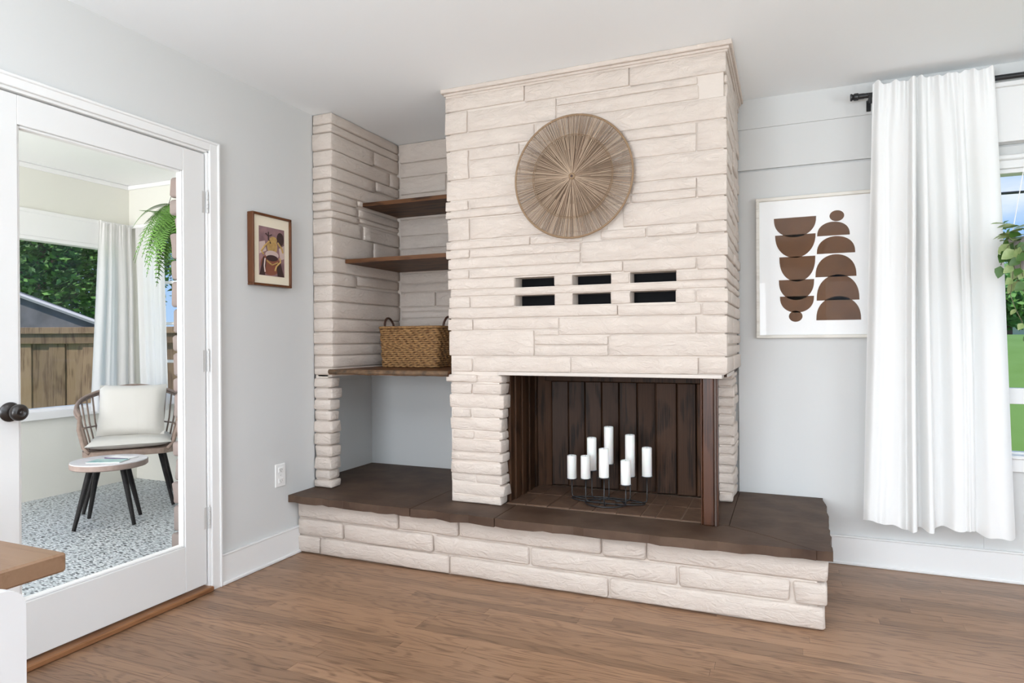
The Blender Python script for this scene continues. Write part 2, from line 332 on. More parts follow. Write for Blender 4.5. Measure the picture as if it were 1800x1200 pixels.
# door casing, jamb
def casing():
    o = MB().box(XL, XL + .020, 2.238, 2.293, 0, 2.092, .002).build('trim_1', M['trim'], kind=st)
    MB().box(XL, XL + .010, 2.226, 2.2395, 0, 2.045, .002).build('inner_bead', M['trim'], o)
    MB().box(XL, XL + .026, 2.281, 2.2935, 0, 2.0925, .003).build('outer_bead', M['trim'], o)
    h = MB().box(XL, XL + .020, 1.19, 2.238, 2.048, 2.092, .002).build('trim_2', M['trim'], kind=st)
    MB().box(XL, XL + .010, 1.24, 2.2395, 2.036, 2.0485, .002).build('inner_bead', M['trim'], h)
    MB().box(XL, XL + .026, 1.19, 2.281, 2.080, 2.0925, .003).build('outer_bead', M['trim'], h)
    l = MB().box(XL, XL + .020, 1.19, 1.248, 0, 2.048, .002).build('trim_3', M['trim'], kind=st)
    j = MB(); j.box(XL - .14, XL, 2.2265, 2.2455, 0, 2.045); j.box(XL - .14, XL, 1.245, 1.262, 0, 2.045); j.box(XL - .14, XL, 1.262, 2.2265, 2.036, 2.05)
    j.build('trim_4', M['trim'], kind=st)
casing()
th = box('trim_5', XL - .14, XL + .035, 1.245, 2.236, 0.0005, .024, M['post'], b=.005, kind=st)
M['thr'] = wood('oak_threshold', (.27, .125, .055), (.13, .05, .02), .35, (1, 10, 10), 2, 5, .02, .1, 'Y'); th.data.materials[0] = M['thr']

# door
dx0, dx1 = XL - .042, XL + .002
door = empty('door_1', (XL, 2.224, 0)); tag(door, kind=st)
DL = Vector(door.location)
def dbox(name, x0, x1, y0, y1, z0, z1, mt, b=.002, parent=None):
    q = MB(); q.box(x0 - DL.x, x1 - DL.x, y0 - DL.y, y1 - DL.y, z0, z1, b); return q.build(name, mt, parent or door)
dbox('stile', dx0, dx1, 2.106, 2.222, .034, 2.030, M['door']); dbox('stile', dx0, dx1, 1.300, 1.426, .034, 2.030, M['door'])
dbox('top_rail', dx0, dx1, 1.426, 2.106, 1.926, 2.030, M['door']); dbox('bottom_rail', dx0, dx1, 1.426, 2.106, .034, .238, M['door'])
for nm, a in (('glazing_bead', (1.426, 1.436, .238, 1.926)), ('glazing_bead', (2.098, 2.106, .238, 1.926)), ('glazing_bead', (1.436, 2.098, .238, .248)), ('glazing_bead', (1.436, 2.098, 1.916, 1.926))):
    dbox(nm, dx0 + .008, dx1 - .006, *a, M['trim'], .003)
dbox('glass_pane', XL - .024, XL - .020, 1.434, 2.102, .245, 1.919, M['glass'], 0)
Mx = Matrix.Translation((XL + .002 - DL.x, 1.395 - DL.y, .918)) @ Matrix.Rotation(PI / 2, 4, 'Y')
kb = MB(); kb.lathe([(.0, 0), (.034, 0), (.034, .004), (.030, .009), (.020, .013), (.013, .016), (.0, .016)], 28, Mx); ro = kb.build('rosette', M['bronze'], door, True, ang=35)
kb = MB(); kb.lathe([(.0, .012), (.012, .012), (.0115, .030), (.018, .034), (.0265, .042), (.029, .050), (.0285, .058), (.024, .064), (.015, .067), (.0135, .0655), (.0, .0655)], 28, Mx); kn = kb.build('door_knob', M['bronze'], door, True, ang=50)
kb = MB(); kb.lathe([(0, .0645), (.006, .0645), (.006, .069), (.003, .070), (0, .070)], 12, Mx); kb.build('lock_button', M['bronze'], kn, True)
for i, z in enumerate((1.806, 1.069, .340)):
    h = empty('hinge', (0, 0, 0)); h.parent = door
    MB().box(XL + .0015 - DL.x, XL + .0035 - DL.x, 2.207 - DL.y, 2.222 - DL.y, z - .05, z + .05).build('leaf_plate', M['hinge'], h)
    for q in range(5): MB().lathe([(0, z - .05 + q * .02 + .0008), (.0062, z - .05 + q * .02 + .0008), (.0062, z - .05 + q * .02 + .0192), (0, z - .05 + q * .02 + .0192)], 14, Matrix.Translation((XL + .009 - DL.x, 2.231 - DL.y, 0))).build('knuckle', M['hinge'], h, True, ang=40)
    MB().lathe([(0, z + .05), (.004, z + .05), (.0045, z + .056), (0, z + .058)], 10, Matrix.Translation((XL + .009 - DL.x, 2.231 - DL.y, 0))).build('pin', M['hinge'], h, True)

# wall outlet
ol = empty('wall_outlet', (XL, 2.697, .447)); tag(ol, 'white duplex electrical outlet low on the grey left wall', 'outlet')
MB().box(0, .006, -.038, .038, -.061, .061, .003).build('cover_plate', M['plate'], ol)
for s in (-1, 1):
    r_ = MB().box(.005, .009, -.017, .017, s * .0285 - .014, s * .0285 + .014, .002).build('receptacle', M['plate'], ol)
    q = MB(); q.box(.0088, .0094, -.008, -.006, s * .0285 - .003, s * .0285 + .006); q.box(.0088, .0094, .006, .008, s * .0285 - .003, s * .0285 + .006); q.box(.0088, .0094, -.002, .002, s * .0285 - .009, s * .0285 - .005); q.build('slots', M['slot'], r_)
MB().lathe([(0, 0), (.003, 0), (.003, .0012), (0, .0015)], 10, Matrix.Translation((.006, 0, 0)) @ Matrix.Rotation(PI / 2, 4, 'Y')).build('screw', M['hinge'], ol)

# right window
win = empty('window_1', (1.61, YB, .6)); tag(win, kind=st); WL = Vector(win.location)
def wbx(name, x0, x1, y0, y1, z0, z1, mt=None, b=.002, parent=None): return MB().box(x0 - WL.x, x1 - WL.x, y0 - WL.y, y1 - WL.y, z0 - WL.z, z1 - WL.z, b).build(name, mt or M['trim'], parent or win)
wbx('jamb', .86, .885, YB - .012, YB + .075, .60, 1.935); wbx('jamb', 2.335, 2.36, YB - .012, YB + .075, .60, 1.935)
wbx('head_jamb', .885, 2.335, YB - .005, YB + .075, 1.928, 1.948); 
wbx('sash_rail', .885, 2.335, YB + .02, YB + .06, .84, .915); wbx('sash_rail', .885, 2.335, YB + .03, YB + .07, .60, .612); wbx('sash_stile', .885, .905, YB + .02, YB + .06, .612, 1.928); wbx('sash_stile', 2.315, 2.335, YB + .02, YB + .06, .612, 1.928)
wbx('glass_pane', .905, 2.315, YB + .04, YB + .044, .915, 1.928, M['glass'], 0); wbx('glass_pane', .905, 2.315, YB + .045, YB + .049, .612, .84, M['glass'], 0)
wbx('side_casing', .79, .86, YB - .022, YB, .52, 1.985); wbx('side_casing', 2.36, 2.43, YB - .022, YB, .52, 1.985)
wbx('head_casing', .77, 2.45, YB - .022, YB, 1.948, 1.986); wbx('head_cap', .765, 2.455, YB - .036, YB, 1.986, 2.010, b=.005)
wbx('sill_board', .80, 2.42, YB - .03, YB + .03, .585, .602, b=.004); wbx('apron', .82, 2.40, YB - .02, YB, .525, .585)
hp = MB().box(.60, 2.62, YB - .045, YB - .004, 2.068, 2.322, .002).build('trim_6', M['trim'], kind=st); MB().box(.59, 2.63, YB - .06, YB - .004, 2.322, 2.345, .003).build('cap', M['trim'], hp)
# windows behind the camera (unseen frames where the added fill lamps stand)
def rear_window(name, x0, x1, y0, y1, along):
    w = empty(name, ((x0 + x1) / 2, (y0 + y1) / 2, .6)); tag(w, kind=st); c = Vector(w.location)
    for k_, (a0, a1, z0, z1) in enumerate(((0, 1, .6, .66), (0, 1, 2.04, 2.1), (0, .04, .66, 2.04), (.96, 1, .66, 2.04), (.48, .52, .66, 2.04))):
        if along == 'x': b_ = (x0 + (x1 - x0) * a0, x0 + (x1 - x0) * a1, y0, y1)
        else: b_ = (x0, x1, y0 + (y1 - y0) * a0, y0 + (y1 - y0) * a1)
        MB().box(b_[0] - c.x, b_[1] - c.x, b_[2] - c.y, b_[3] - c.y, z0 - c.z, z1 - c.z, .002).build('frame_bar', M['trim'], w)
rear_window('window_2', .47, 2.37, -2.10, -2.05, 'x'); rear_window('window_3', -1.75, -.25, -2.10, -2.05, 'x'); rear_window('window_4', 3.05, 3.10, .25, 2.15, 'y')

# ------------------------------------------------------------ stones
def stone_mesh(x0, x1, y0, y1, z0, z1, amp=.005, cell=.055, bev=.006, seed=None, ragged=0):
    def lat(a, b):
        n = max(1, round((b - a - 2 * bev) / cell)); return [a] + [a + bev + (b - a - 2 * bev) * i / n for i in range(n + 1)] + [b]
    X, Y, Z = lat(x0, x1), lat(y0, y1), lat(z0, z1); idx = {}; vs = []; fs = []
    off = Vector((R.uniform(-50, 50), R.uniform(-50, 50), R.uniform(-50, 50)))
    nx, ny, nz_ = len(X) - 1, len(Y) - 1, len(Z) - 1
    def V(i, j, k):
        if (i, j, k) in idx: return idx[(i, j, k)]
        p = Vector((X[i], Y[j], Z[k])); ex = (i in (0, nx)) + (j in (0, ny)) + (k in (0, nz_))
        if ex >= 2:
            w = .38 if ex == 2 else .55
            if i in (0, nx): p.x += bev * w * (1 if i == 0 else -1)
            if j in (0, ny): p.y += bev * w * (1 if j == 0 else -1)
            if k in (0, nz_): p.z += bev * w * (1 if k == 0 else -1)
        q = p + off
        nv = noise.noise_vector(q * 7) * amp + noise.noise_vector(q * 22) * amp * .5
        if k in (0, nz_): nv.z *= .35
        else: nv.z *= .3
        if i in (0, nx): nv.x *= 1 + ragged
        p += nv; idx[(i, j, k)] = len(vs); vs.append(p); return idx[(i, j, k)]
    for j in range(ny):
        for i in range(nx):
            fs.append((V(i, j, 0), V(i, j + 1, 0), V(i + 1, j + 1, 0), V(i + 1, j, 0))); fs.append((V(i, j, nz_), V(i + 1, j, nz_), V(i + 1, j + 1, nz_), V(i, j + 1, nz_)))
    for k in range(nz_):
        for i in range(nx):
            fs.append((V(i, 0, k), V(i + 1, 0, k), V(i + 1, 0, k + 1), V(i, 0, k + 1))); fs.append((V(i, ny, k), V(i, ny, k + 1), V(i + 1, ny, k + 1), V(i + 1, ny, k)))
        for j in range(ny):
            fs.append((V(0, j, k), V(0, j, k + 1), V(0, j + 1, k + 1), V(0, j + 1, k))); fs.append((V(nx, j, k), V(nx, j + 1, k), V(nx, j + 1, k + 1), V(nx, j, k + 1)))
    return vs, fs
def stone(parent, x0, x1, y0, y1, z0, z1, amp=.0035, cell=.055, bev=.006, mt=None, ragged=0, name='stone'):
    vs, fs = stone_mesh(x0, x1, y0, y1, z0, z1, amp, cell, bev, ragged=ragged)
    q = MB(); q.add(vs, fs); return q.build(name, mt or M['stone'], parent, True)

FACE = [(-1.62, -1.186, 2.334, 2.405), (-1.181, -0.666, 2.325, 2.405), (-0.661, -0.237, 2.32, 2.405), (-1.62, -1.498, 2.218, 2.329), (-1.493, -1.02, 2.218, 2.32), (-1.015, -0.359, 2.283, 2.315), (-1.015, -0.356, 2.218, 2.278), (-1.62, -1.132, 2.133, 2.213), (-1.127, -0.237, 2.12, 2.213), (-1.62, -1.492, 1.982, 2.127), (-1.487, -1.212, 2.073, 2.128), (-1.487, -1.213, 1.982, 2.068), (-0.697, -0.367, 2.068, 2.115), (-0.693, -0.367, 1.987, 2.063), (-0.362, -0.237, 1.987, 2.115), (-1.62, -0.659, 1.877, 1.977), (-0.654, -0.239, 1.876, 1.982), (-1.62, -1.496, 1.824, 1.872), (-1.491, -0.659, 1.826, 1.872), (-0.654, -0.368, 1.824, 1.871), (-0.655, -0.368, 1.784, 1.819), (-0.363, -0.237, 1.784, 1.871), (-1.62, -0.66, 1.784, 1.819), (-0.693, -0.237, 1.675, 1.779), (-1.62, -1.488, 1.669, 1.779), (-1.483, -0.77, 1.671, 1.775), (-0.801, -0.591, 1.624, 1.666), (-0.586, -0.363, 1.624, 1.67), (-0.358, -0.237, 1.624, 1.67), (-1.619, -1.159, 1.624, 1.664), (-1.154, -0.891, 1.624, 1.666), (-1.619, -1.492, 1.577, 1.619), (-1.487, -0.901, 1.577, 1.619), (-0.896, -0.238, 1.523, 1.619), (-1.608, -0.901, 1.523, 1.572), (-1.62, -1.495, 1.473, 1.518), (-1.49, -0.7, 1.473, 1.518), (-0.695, -0.37, 1.469, 1.518), (-0.365, -0.242, 1.464, 1.518), (-1.614, -1.24, 1.418, 1.468), (-1.033, -0.943, 1.418, 1.468), (-0.755, -0.668, 1.418, 1.464), (-0.455, -0.237, 1.418, 1.459), (-1.604, -0.237, 1.382, 1.413), (-1.615, -1.488, 1.324, 1.377), (-1.483, -1.24, 1.324, 1.377), (-1.033, -0.943, 1.324, 1.377), (-0.755, -0.665, 1.324, 1.377), (-0.458, -0.373, 1.319, 1.377), (-0.368, -0.237, 1.32, 1.377), (-1.616, -0.727, 1.27, 1.319), (-0.722, -0.35, 1.266, 1.314), (-0.345, -0.237, 1.263, 1.315), (-1.61, -1.475, 1.209, 1.265), (-1.47, -1.013, 1.211, 1.265), (-1.008, -0.372, 1.182, 1.261), (-0.367, -0.237, 1.182, 1.258), (-1.611, -1.142, 1.08, 1.204), (-1.137, -1.013, 1.179, 1.206), (-1.137, -0.772, 1.134, 1.174), (-1.137, -0.772, 1.08, 1.129), (-0.767, -0.24, 1.081, 1.177), (-1.592, -1.478, 0.999, 1.066), (-1.473, -0.955, 1.0, 1.075), (-0.95, -0.363, 1.0, 1.075), (-0.358, -0.237, 1.005, 1.076), (-1.208, -0.698, 1.982, 2.063), (-1.207, -0.702, 2.068, 2.115)]
PIER = [(-1.6, -1.315, 0.942, 0.98), (-1.6, -1.479, 0.885, 0.937), (-1.474, -1.315, 0.885, 0.937), (-1.6, -1.315, 0.813, 0.88), (-1.6, -1.481, 0.765, 0.808), (-1.476, -1.315, 0.765, 0.808), (-1.6, -1.315, 0.7, 0.76), (-1.6, -1.474, 0.656, 0.695), (-1.469, -1.315, 0.656, 0.695), (-1.6, -1.315, 0.591, 0.651), (-1.6, -1.315, 0.544, 0.586), (-1.6, -1.315, 0.48, 0.539), (-1.6, -1.463, 0.431, 0.475), (-1.458, -1.315, 0.431, 0.475), (-1.6, -1.315, 0.371, 0.426), (-1.6, -1.315, 0.33, 0.366)]

YF = 2.965
fp = empty('fireplace', (0, 0, 0)); tag(fp, 'tall cream-painted stacked stone chimney breast with open firebox in the middle of the room', 'fireplace')
mo = MB(); MY = YF + .0065
for (a, b_, c, d) in [(-1.600, -.25, 1.0, 1.324), (-1.600, -1.24, 1.324, 1.466), (-1.033, -.943, 1.324, 1.466), (-.755, -.666, 1.324, 1.466), (-.456, -.25, 1.324, 1.466), (-1.24, -1.033, 1.379, 1.417), (-.943, -.755, 1.379, 1.417), (-.666, -.456, 1.379, 1.417), (-1.600, -.25, 1.466, ZC)]:
    mo.box(a, b_, MY, MY + .09, c, d)
mo.box(-1.600, -.25, MY + .12, 3.715, 1.0, ZC); mo.box(-1.60, -1.33, MY + .0, 3.715, .33, 1.0)
mo.build('mortar', M['mortar'], fp)
for (a, b_, c, d) in [(-1.24, -1.033, 1.418, 1.466), (-.943, -.755, 1.418, 1.466), (-.666, -.456, 1.418, 1.466), (-1.24, -1.033, 1.324, 1.378), (-.943, -.755, 1.324, 1.378), (-.666, -.456, 1.322, 1.378)]:
    MB().box(a - .01, b_ + .01, MY + .091, MY + .115, c - .01, d + .01).build('vent_dark_sheet', M['void'], fp)  # plain black sheet put in for the shade deep inside each vent
for s in FACE:
    pr = R.uniform(-.003, .003); lx = s[0] + R.uniform(-.006, .006) if s[0] < -1.58 else s[0]
    rx = s[1] + R.uniform(-.002, .002) if s[1] > -.26 else s[1]
    stone(fp, lx, rx, YF + pr - .003, MY + .02, s[2], s[3], .0030, .06, .0042, ragged=1 if s[0] < -1.58 else 0)
for s in PIER:
    pr = R.uniform(-.006, .004)
    stone(fp, s[0] + (R.uniform(-.012, .012) if s[0] < -1.59 else 0), s[1] + (R.uniform(-.008, .010) if s[1] > -1.32 else 0), YF + pr, 3.055 + R.uniform(-.004, .012) if s[1] > -1.32 else YF + .06, s[2], s[3], .0055, .045, .006, ragged=1)
stone(fp, -1.625, -1.45, YF - .012, 3.05, .945, .982, .004, .05, .006)
# right return of the chimney breast
zs = [1.003, 1.08, 1.13, 1.18, 1.26, 1.318, 1.38, 1.416, 1.464, 1.52, 1.575, 1.622, 1.672, 1.73, 1.782, 1.824, 1.875, 1.93, 1.985, 2.065, 2.118, 2.17, 2.216, 2.28, 2.322, 2.37, 2.405]
for i in range(len(zs) - 1):
    a = 2.992; 
    while a < 3.72:
        b_ = min(3.728, a + R.uniform(.18, .5));  b_ = 3.728 if 3.728 - b_ < .1 else b_
        stone(fp, -.27, -.2365 + R.uniform(-.004, .004), a, b_ - .006, zs[i] + .003, zs[i + 1] - .004, .003, .06, .006); a = b_
# lintel board and crown moulding
lb = MB(); lb.box(-1.335, -.262, YF - .004, 3.06, .982, .9995, .002); lb.box(-.30, -.246, 3.062, 3.45, .982, .9995, .002); lb.build('lintel', M['trim'], fp).data.materials[0] = mat('lintel_paint', (.55, .49, .44), .5)
cm = MB()
for (p, z0, z1) in ((.006, 2.404, 2.416), (.014, 2.414, 2.427), (.026, 2.426, ZC - .0005)):
    cm.box(-1.613 - p, -.238 + p, YF - p, YF + .03, z0, z1, .003); cm.box(-.262, -.238 + p, YF + .03, 3.73, z0, z1, .003)
cm.build('crown_molding', M['stone'], fp)
# firebox: soot dark planks, slate floor
fbx = empty('firebox', (0, 0, 0)); fbx.parent = fp
q = MB(); q.box(-1.33, -1.325, 3.06, 3.52, .33, .984); q.box(-1.33, -.32, 3.515, 3.52, .33, .984); q.box(-1.33, -.25, 3.06, 3.715, .9845, .9995); q.build('back_board', M['fbwood'], fbx)
edge = [3.06, 3.115, 3.165, 3.205, 3.262, 3.31, 3.352, 3.408, 3.44]
for i in range(len(edge) - 1):
    p = .004 + .008 * (i % 2); MB().box(-1.325, -1.312 + p, edge[i] + .001, edge[i + 1] - .001, .33, .983, .003).build('plank', M['fbwood'], fbx, loc=(-1.3, edge[i], .33))
c0, c1 = Vector((-1.311, 3.44, 0)), Vector((-1.235, 3.497, 0)); d = (c1 - c0); an = math.atan2(d.y, d.x)
MB().box(0, d.length, 0, .012, .33, .983, .003, Matrix.Translation(c0) @ Matrix.Rotation(an, 4, 'Z')).build('plank', M['fbwood'], fbx)
bx = [-1.235, -1.135, -1.038, -.942, -.845, -.745, -.645, -.535, -.435, -.34]
for i in range(len(bx) - 1):
    w = bx[i + 1] - bx[i] - .003; t_ = .10 + R.uniform(-.02, .05)
    MB().box(0, w, 0, .014, .335, .925, .005, Matrix.Translation((bx[i], 3.483, 0)) @ Matrix.Rotation(t_ * 1.9, 4, 'Z')).build('plank', M['fbwood'], fbx, loc=(bx[i], 3.48, .33))
MB().box(-1.27, -.335, 3.470, 3.514, .925, .983, .003).build('top_board', M['fbwood'], fbx)
MB().box(-1.325, -.335, 3.03, 3.515, .322, .3265).build('grout', M['grout'], fbx)
xs_ = [-1.322, -1.215, -1.10, -.985, -.87, -.752, -.636, -.567, -.452, -.338]
for i in range(len(xs_) - 1):
    for j, (a, b_) in enumerate(((3.034, 3.262), (3.268, 3.48))):
        MB().box(xs_[i] + .0025, xs_[i + 1] - .0025, a, b_, .324, .3315 + R.uniform(-.001, .001), .002).build('slate_tile', M['tile'], fbx, loc=(xs_[i], a, .33))
# back right stone pier, corner post
pz = [.33, .375, .42, .47, .515, .57, .615, .66, .715, .77, .81, .86, .915, .955, .984]
MB().box(-.320, -.262, 3.46, 3.715, .33, .984).build('mortar', M['mortar'], fp)
for i in range(len(pz) - 1):
    pr = R.uniform(-.008, .006)
    stone(fp, -.332 + R.uniform(-.004, .004), -.250 + R.uniform(-.006, .006), 3.448 + pr, 3.72, pz[i] + .003, pz[i + 1] - .003, .006, .045, .007, ragged=1)
po = MB().box(-.349, -.300, 2.985, 3.045, .3285, .983, .004).build('corner_post', M['post'], fp)
MB().box(-.299, -.290, 2.988, 3.042, .329, .983, .001).build('metal_edge', M['hinge'], po).data.materials[0] = mat('dull_steel', (.07, .045, .035), .5, metal=.3)
MB().box(-.289, -.284, 2.990, 3.040, .329, .983, .001).build('outer_strip', M['post'], po)
MB().box(-.357, -.3505, 2.990, 3.040, .329, .983, .002).build('inner_strip', M['post'], po)

# raised hearth
he = empty('raised_hearth', (-1.2, 3.2, 0)); he.location = (0, 0, 0); tag(he, 'long raised hearth of cream-painted stone topped with dark brown flagstone', 'hearth')
q = MB(); q.box(-2.485, .105, 2.842, 3.715, .001, .285); q.build('core', M['mortar'], he)
def hrow(z0, z1, xs, am=.006):
    for i in range(len(xs) - 1):
        a, b_ = xs[i] + .004, xs[i + 1] - .004
        last = i == len(xs) - 2
        stone(he, a, b_ + (R.uniform(0, .012) if last else 0), 2.823 + R.uniform(-.004, .004), 2.87 if not last else 3.2, z0 + .003, z1 - .003, am, .05, .010, ragged=1 if last else 0)
hrow(.191, .288, [-2.488, -1.834, -1.49, -.769, -.568, .138]); hrow(.098, .189, [-2.488, -2.179, -1.631, -1.116, -.435, .010, .142]); hrow(.002, .096, [-2.488, -2.334, -1.539, -.738, .135])
for z0, z1 in ((.191, .288), (.098, .189), (.002, .096)): stone(he, .06, .13, 3.21, 3.715, z0 + .003, z1 - .003, .006, .05, .010)
def slab(pts, ragged_edges):
    P = []
    n = len(pts)
    for i in range(n):
        a, b_ = Vector(pts[i]), Vector(pts[(i + 1) % n]); L_ = (b_ - a).length; k = max(1, int(L_ / .045))
        nn = Vector((b_ - a)).normalized(); nn = Vector((nn.y, -nn.x))
        for j in range(k):
            p = a.lerp(b_, j / k)
            if i in ragged_edges and j > 0: p = p + nn * (noise.noise(Vector((p.x * 9, p.y * 9, 3))) * .012 + R.uniform(-.004, .004))
            P.append((p.x, p.y))
    bm = bmesh.new(); top = [bm.verts.new((x, y, .328)) for x, y in P]; f = bm.faces.new(top)
    r_ = bmesh.ops.extrude_face_region(bm, geom=[f]); vv = [g for g in r_['geom'] if isinstance(g, bmesh.types.BMVert)]
    cx = sum(p[0] for p in P) / len(P); cy = sum(p[1] for p in P) / len(P)
    for v in vv:
        v.co.z = .290 + R.uniform(-.004, .003)
        e_ = Vector((v.co.x - cx, v.co.y - cy, 0)).normalized() * R.uniform(0, .004)
    bmesh.ops.recalc_face_normals(bm, faces=bm.faces)
    me = bpy.data.meshes.new('hearth_slab'); bm.to_mesh(me); bm.free(); me.materials.append(M['flag']); link(bpy.data.objects.new('hearth_slab', me), he)
slab([(-2.488, 2.757), (-1.722, 2.752), (-1.722, 3.71), (-2.617, 3.71), (-2.617, 3.055), (-2.488, 3.055)], {0})
slab([(-1.718, 2.752), (-1.262, 2.748), (-1.262, 3.02), (-1.34, 3.02), (-1.34, 3.06), (-1.60, 3.06), (-1.60, 3.71), (-1.718, 3.71)], {0})
slab([(-1.258, 2.748), (-.45, 2.758), (.10, 2.792), (-.082, 2.925), (-.242, 3.018), (-1.258, 3.022)], {0, 1})
slab([(.104, 2.792), (.160, 2.80), (.158, 3.06), (.172, 3.40), (.166, 3.728), (-.24, 3.728), (-.24, 3.025), (-.08, 2.930)], {0, 1, 2, 3})
slab([(-.338, 3.026), (-.2425, 3.024), (-.2425, 3.728), (-.318, 3.728), (-.318, 3.52), (-.338, 3.52)], set())

# left niche surround: stone pier, side and back faces
ns = empty('niche_stonework', (0, 0, 0)); tag(ns, 'cream-painted stone pier and lining of the shelf niche at left', 'stone wall')
q = MB(); q.box(-2.615, -2.372, 2.985, 3.715, .985, ZC); q.box(-2.372, -1.60, 3.665, 3.715, .985, ZC); q.box(-2.485, -2.40, 2.985, 3.045, .33, .985); q.build('mortar', M['mortar'], ns)
cz = [2.4475, 2.384, 2.335, 2.237, 2.151, 2.077, 1.997, 1.948, 1.896, 1.853, 1.767, 1.632, 1.546, 1.472, 1.381, 1.285, 1.21, 1.14, 1.076, 1.007, .965]
brk = {2: 3.38, 3: 3.55, 4: 3.40, 6: 3.213, 7: 3.225, 8: 3.232, 9: 3.27, 10: 3.37, 12: 3.2}
for i in range(len(cz) - 1):
    z1, z0 = cz[i] - .002, cz[i + 1] + .003; pr = R.uniform(-.003, .003)
    e1 = brk.get(i)
    b_ = (e1 - .004) if e1 else 3.66
    stone(ns, -2.488, -2.354 + pr, 2.966 + pr, b_, z0, z1, .0045, .05, .007)
    if e1: stone(ns, -2.40, -2.352 + R.uniform(-.003, .002), e1 + .004, 3.66, z0 + (.0 if i % 2 else .012), z1, .0045, .05, .007)
lz = [.965, .953, .894, .83, .766, .707, .637, .568, .503, .428, .375, .329]
for i in range(1, len(lz) - 1):
    pr = R.uniform(-.005, .005); stone(ns, -2.488, -2.370 + R.uniform(-.008, .012), 2.964 + pr, 3.055 + R.uniform(-.01, .015), lz[i + 1] + .003, lz[i] - .003, .007, .04, .008, ragged=1)
nzs = [2.4475, 2.32, 2.226, 2.114, 2.03, 1.946, 1.84, 1.755, 1.665, 1.60, 1.528, 1.472, 1.378, 1.345, 1.303, 1.24, 1.16, 1.09, 1.005]
nb_ = {0: -1.98, 2: -2.0, 11: -2.08, 14: -1.95}
for i in range(len(nzs) - 1):
    z1, z0 = nzs[i] - .002, nzs[i + 1] + .003; e1 = nb_.get(i); pr = R.uniform(-.003, .003)
    a = -2.346; ed = [a, e1, -1.61] if e1 else [a, -1.61]
    for j in range(len(ed) - 1): stone(ns, ed[j] + .003, ed[j + 1] - .003, 3.650 + pr, 3.69, z0, z1, .0035, .055, .006)
MB().box(-2.352, -1.60, 3.64, 3.71, .985, 1.0, .001).build('ledger', M['trim'], ns)
MB().box(-2.47, -2.372, 2.985, 3.66, .956, .968, .002).build('ledger', M['mortar'], ns)

# shelves
def shelf(name, x0, x1, yfr, z0, z1, live, lab):
    P = []; n = 34
    for i in range(n + 1):
        x = x0 + (x1 - x0) * i / n; y = yfr + ((noise.noise(Vector((x * 6, 1, z0))) * .02 + noise.noise(Vector((x * 25, 4, z0))) * .006) if live else 0)
        P.append((x, y))
    o = MB().prism(P + [(x1, 3.645), (x0, 3.645)], z0, z1 - .0005).build(name, M['shelf'], loc=(x0, yfr, z0)); tag(o, lab, 'shelf', None)
    if live:
        e = MB(); v = []; f = []
        for i, (x, y) in enumerate(P):
            for k, (dy, z) in enumerate(((.004, z0 - .001), (-.006, z0 + .006), (-.008, (z0 + z1) / 2), (-.003, z1 - .002), (.006, z1 + .0005))):
                v.append((x - x0, y + dy - yfr + R.uniform(-.002, .002), z - z0 + R.uniform(-.0015, .0015) * (k < 4)))
        for i in range(n):
            for k in range(4): f.append((i * 5 + k, (i + 1) * 5 + k, (i + 1) * 5 + k + 1, i * 5 + k + 1))
        e.add(v, f); e.build('live_edge', M['bark'], o, True)
    return o
shelf('floating_shelf', -2.349, -1.606, 3.252, 1.964, 1.988, False, 'shallow dark walnut shelf, topmost and emptiest of three in the stone niche')
shelf('floating_shelf', -2.349, -1.606, 3.082, 1.607, 1.630, False, 'dark walnut shelf in the middle of the stone niche')
shelf('floating_shelf', -2.37, -1.606, 2.952, .972, 1.000, True, 'thick live-edge wooden shelf holding the woven basket')

# basket
bk = empty('woven_basket', (-2.066, 3.41, 1.0015)); tag(bk, 'rectangular brown seagrass basket with dark leather handles on the lowest niche shelf', 'basket')
def rrect(w, h, r, n=6):
    pts = []
    for cx, cy, a0 in ((w - r, h - r, 0), (-w + r, h - r, PI / 2), (-w + r, -h + r, PI), (w - r, -h + r, 1.5 * PI)):
        for i in range(n + 1): a = a0 + PI / 2 * i / n; pts.append((cx + r * math.cos(a), cy + r * math.sin(a)))
    return pts
def resample(pts, N_):
    L_ = [0]; n = len(pts)
    for i in range(n): L_.append(L_[-1] + math.dist(pts[i], pts[(i + 1) % n]))
    out = []; j = 0
    for k in range(N_):
        t = L_[-1] * k / N_
        while L_[j + 1] < t: j += 1
        u = (t - L_[j]) / (L_[j + 1] - L_[j]); a, b_ = pts[j], pts[(j + 1) % n]; out.append((a[0] + (b_[0] - a[0]) * u, a[1] + (b_[1] - a[1]) * u))
    return out
rows = 19; NS = 200; wv = MB()
for r_ in range(rows):
    z = .006 + .226 * r_ / (rows - 1); s = .96 + .06 * r_ / (rows - 1)
    base = resample(rrect(.200 * s, .115 * s, .035), NS); pts = []
    for k, (x, y) in enumerate(base):
        nx_, ny_ = x, y; l = math.hypot(nx_, ny_) or 1
        ph = (k + r_ * (2 if r_ not in (9, 10) else -2)) * 2 * PI / 8; d_ = .0028 * math.sin(ph); pts.append((x + nx_ / l * d_, y + ny_ / l * d_, z + .0022 * math.cos(ph)))
    wv.tube(pts, .0068, 6, closed=True)
wv.build('weave', M['basket'], bk, True)
q = MB(); P0 = rrect(.193, .108, .03); q.prism(P0, .002, .01); v = [(x, y, .01) for x, y in P0] + [(x * 1.02, y * 1.02, .225) for x, y in P0]; n = len(P0); q.add(v, [(i, (i + 1) % n, n + (i + 1) % n, n + i) for i in range(n)]); q.build('lining', M['handle'], bk)
q = MB(); q.tube([(x, y, .236) for x, y in resample(rrect(.208, .122, .037), 60)], .008, 6, closed=True); q.build('rim', M['basket'], bk, True)
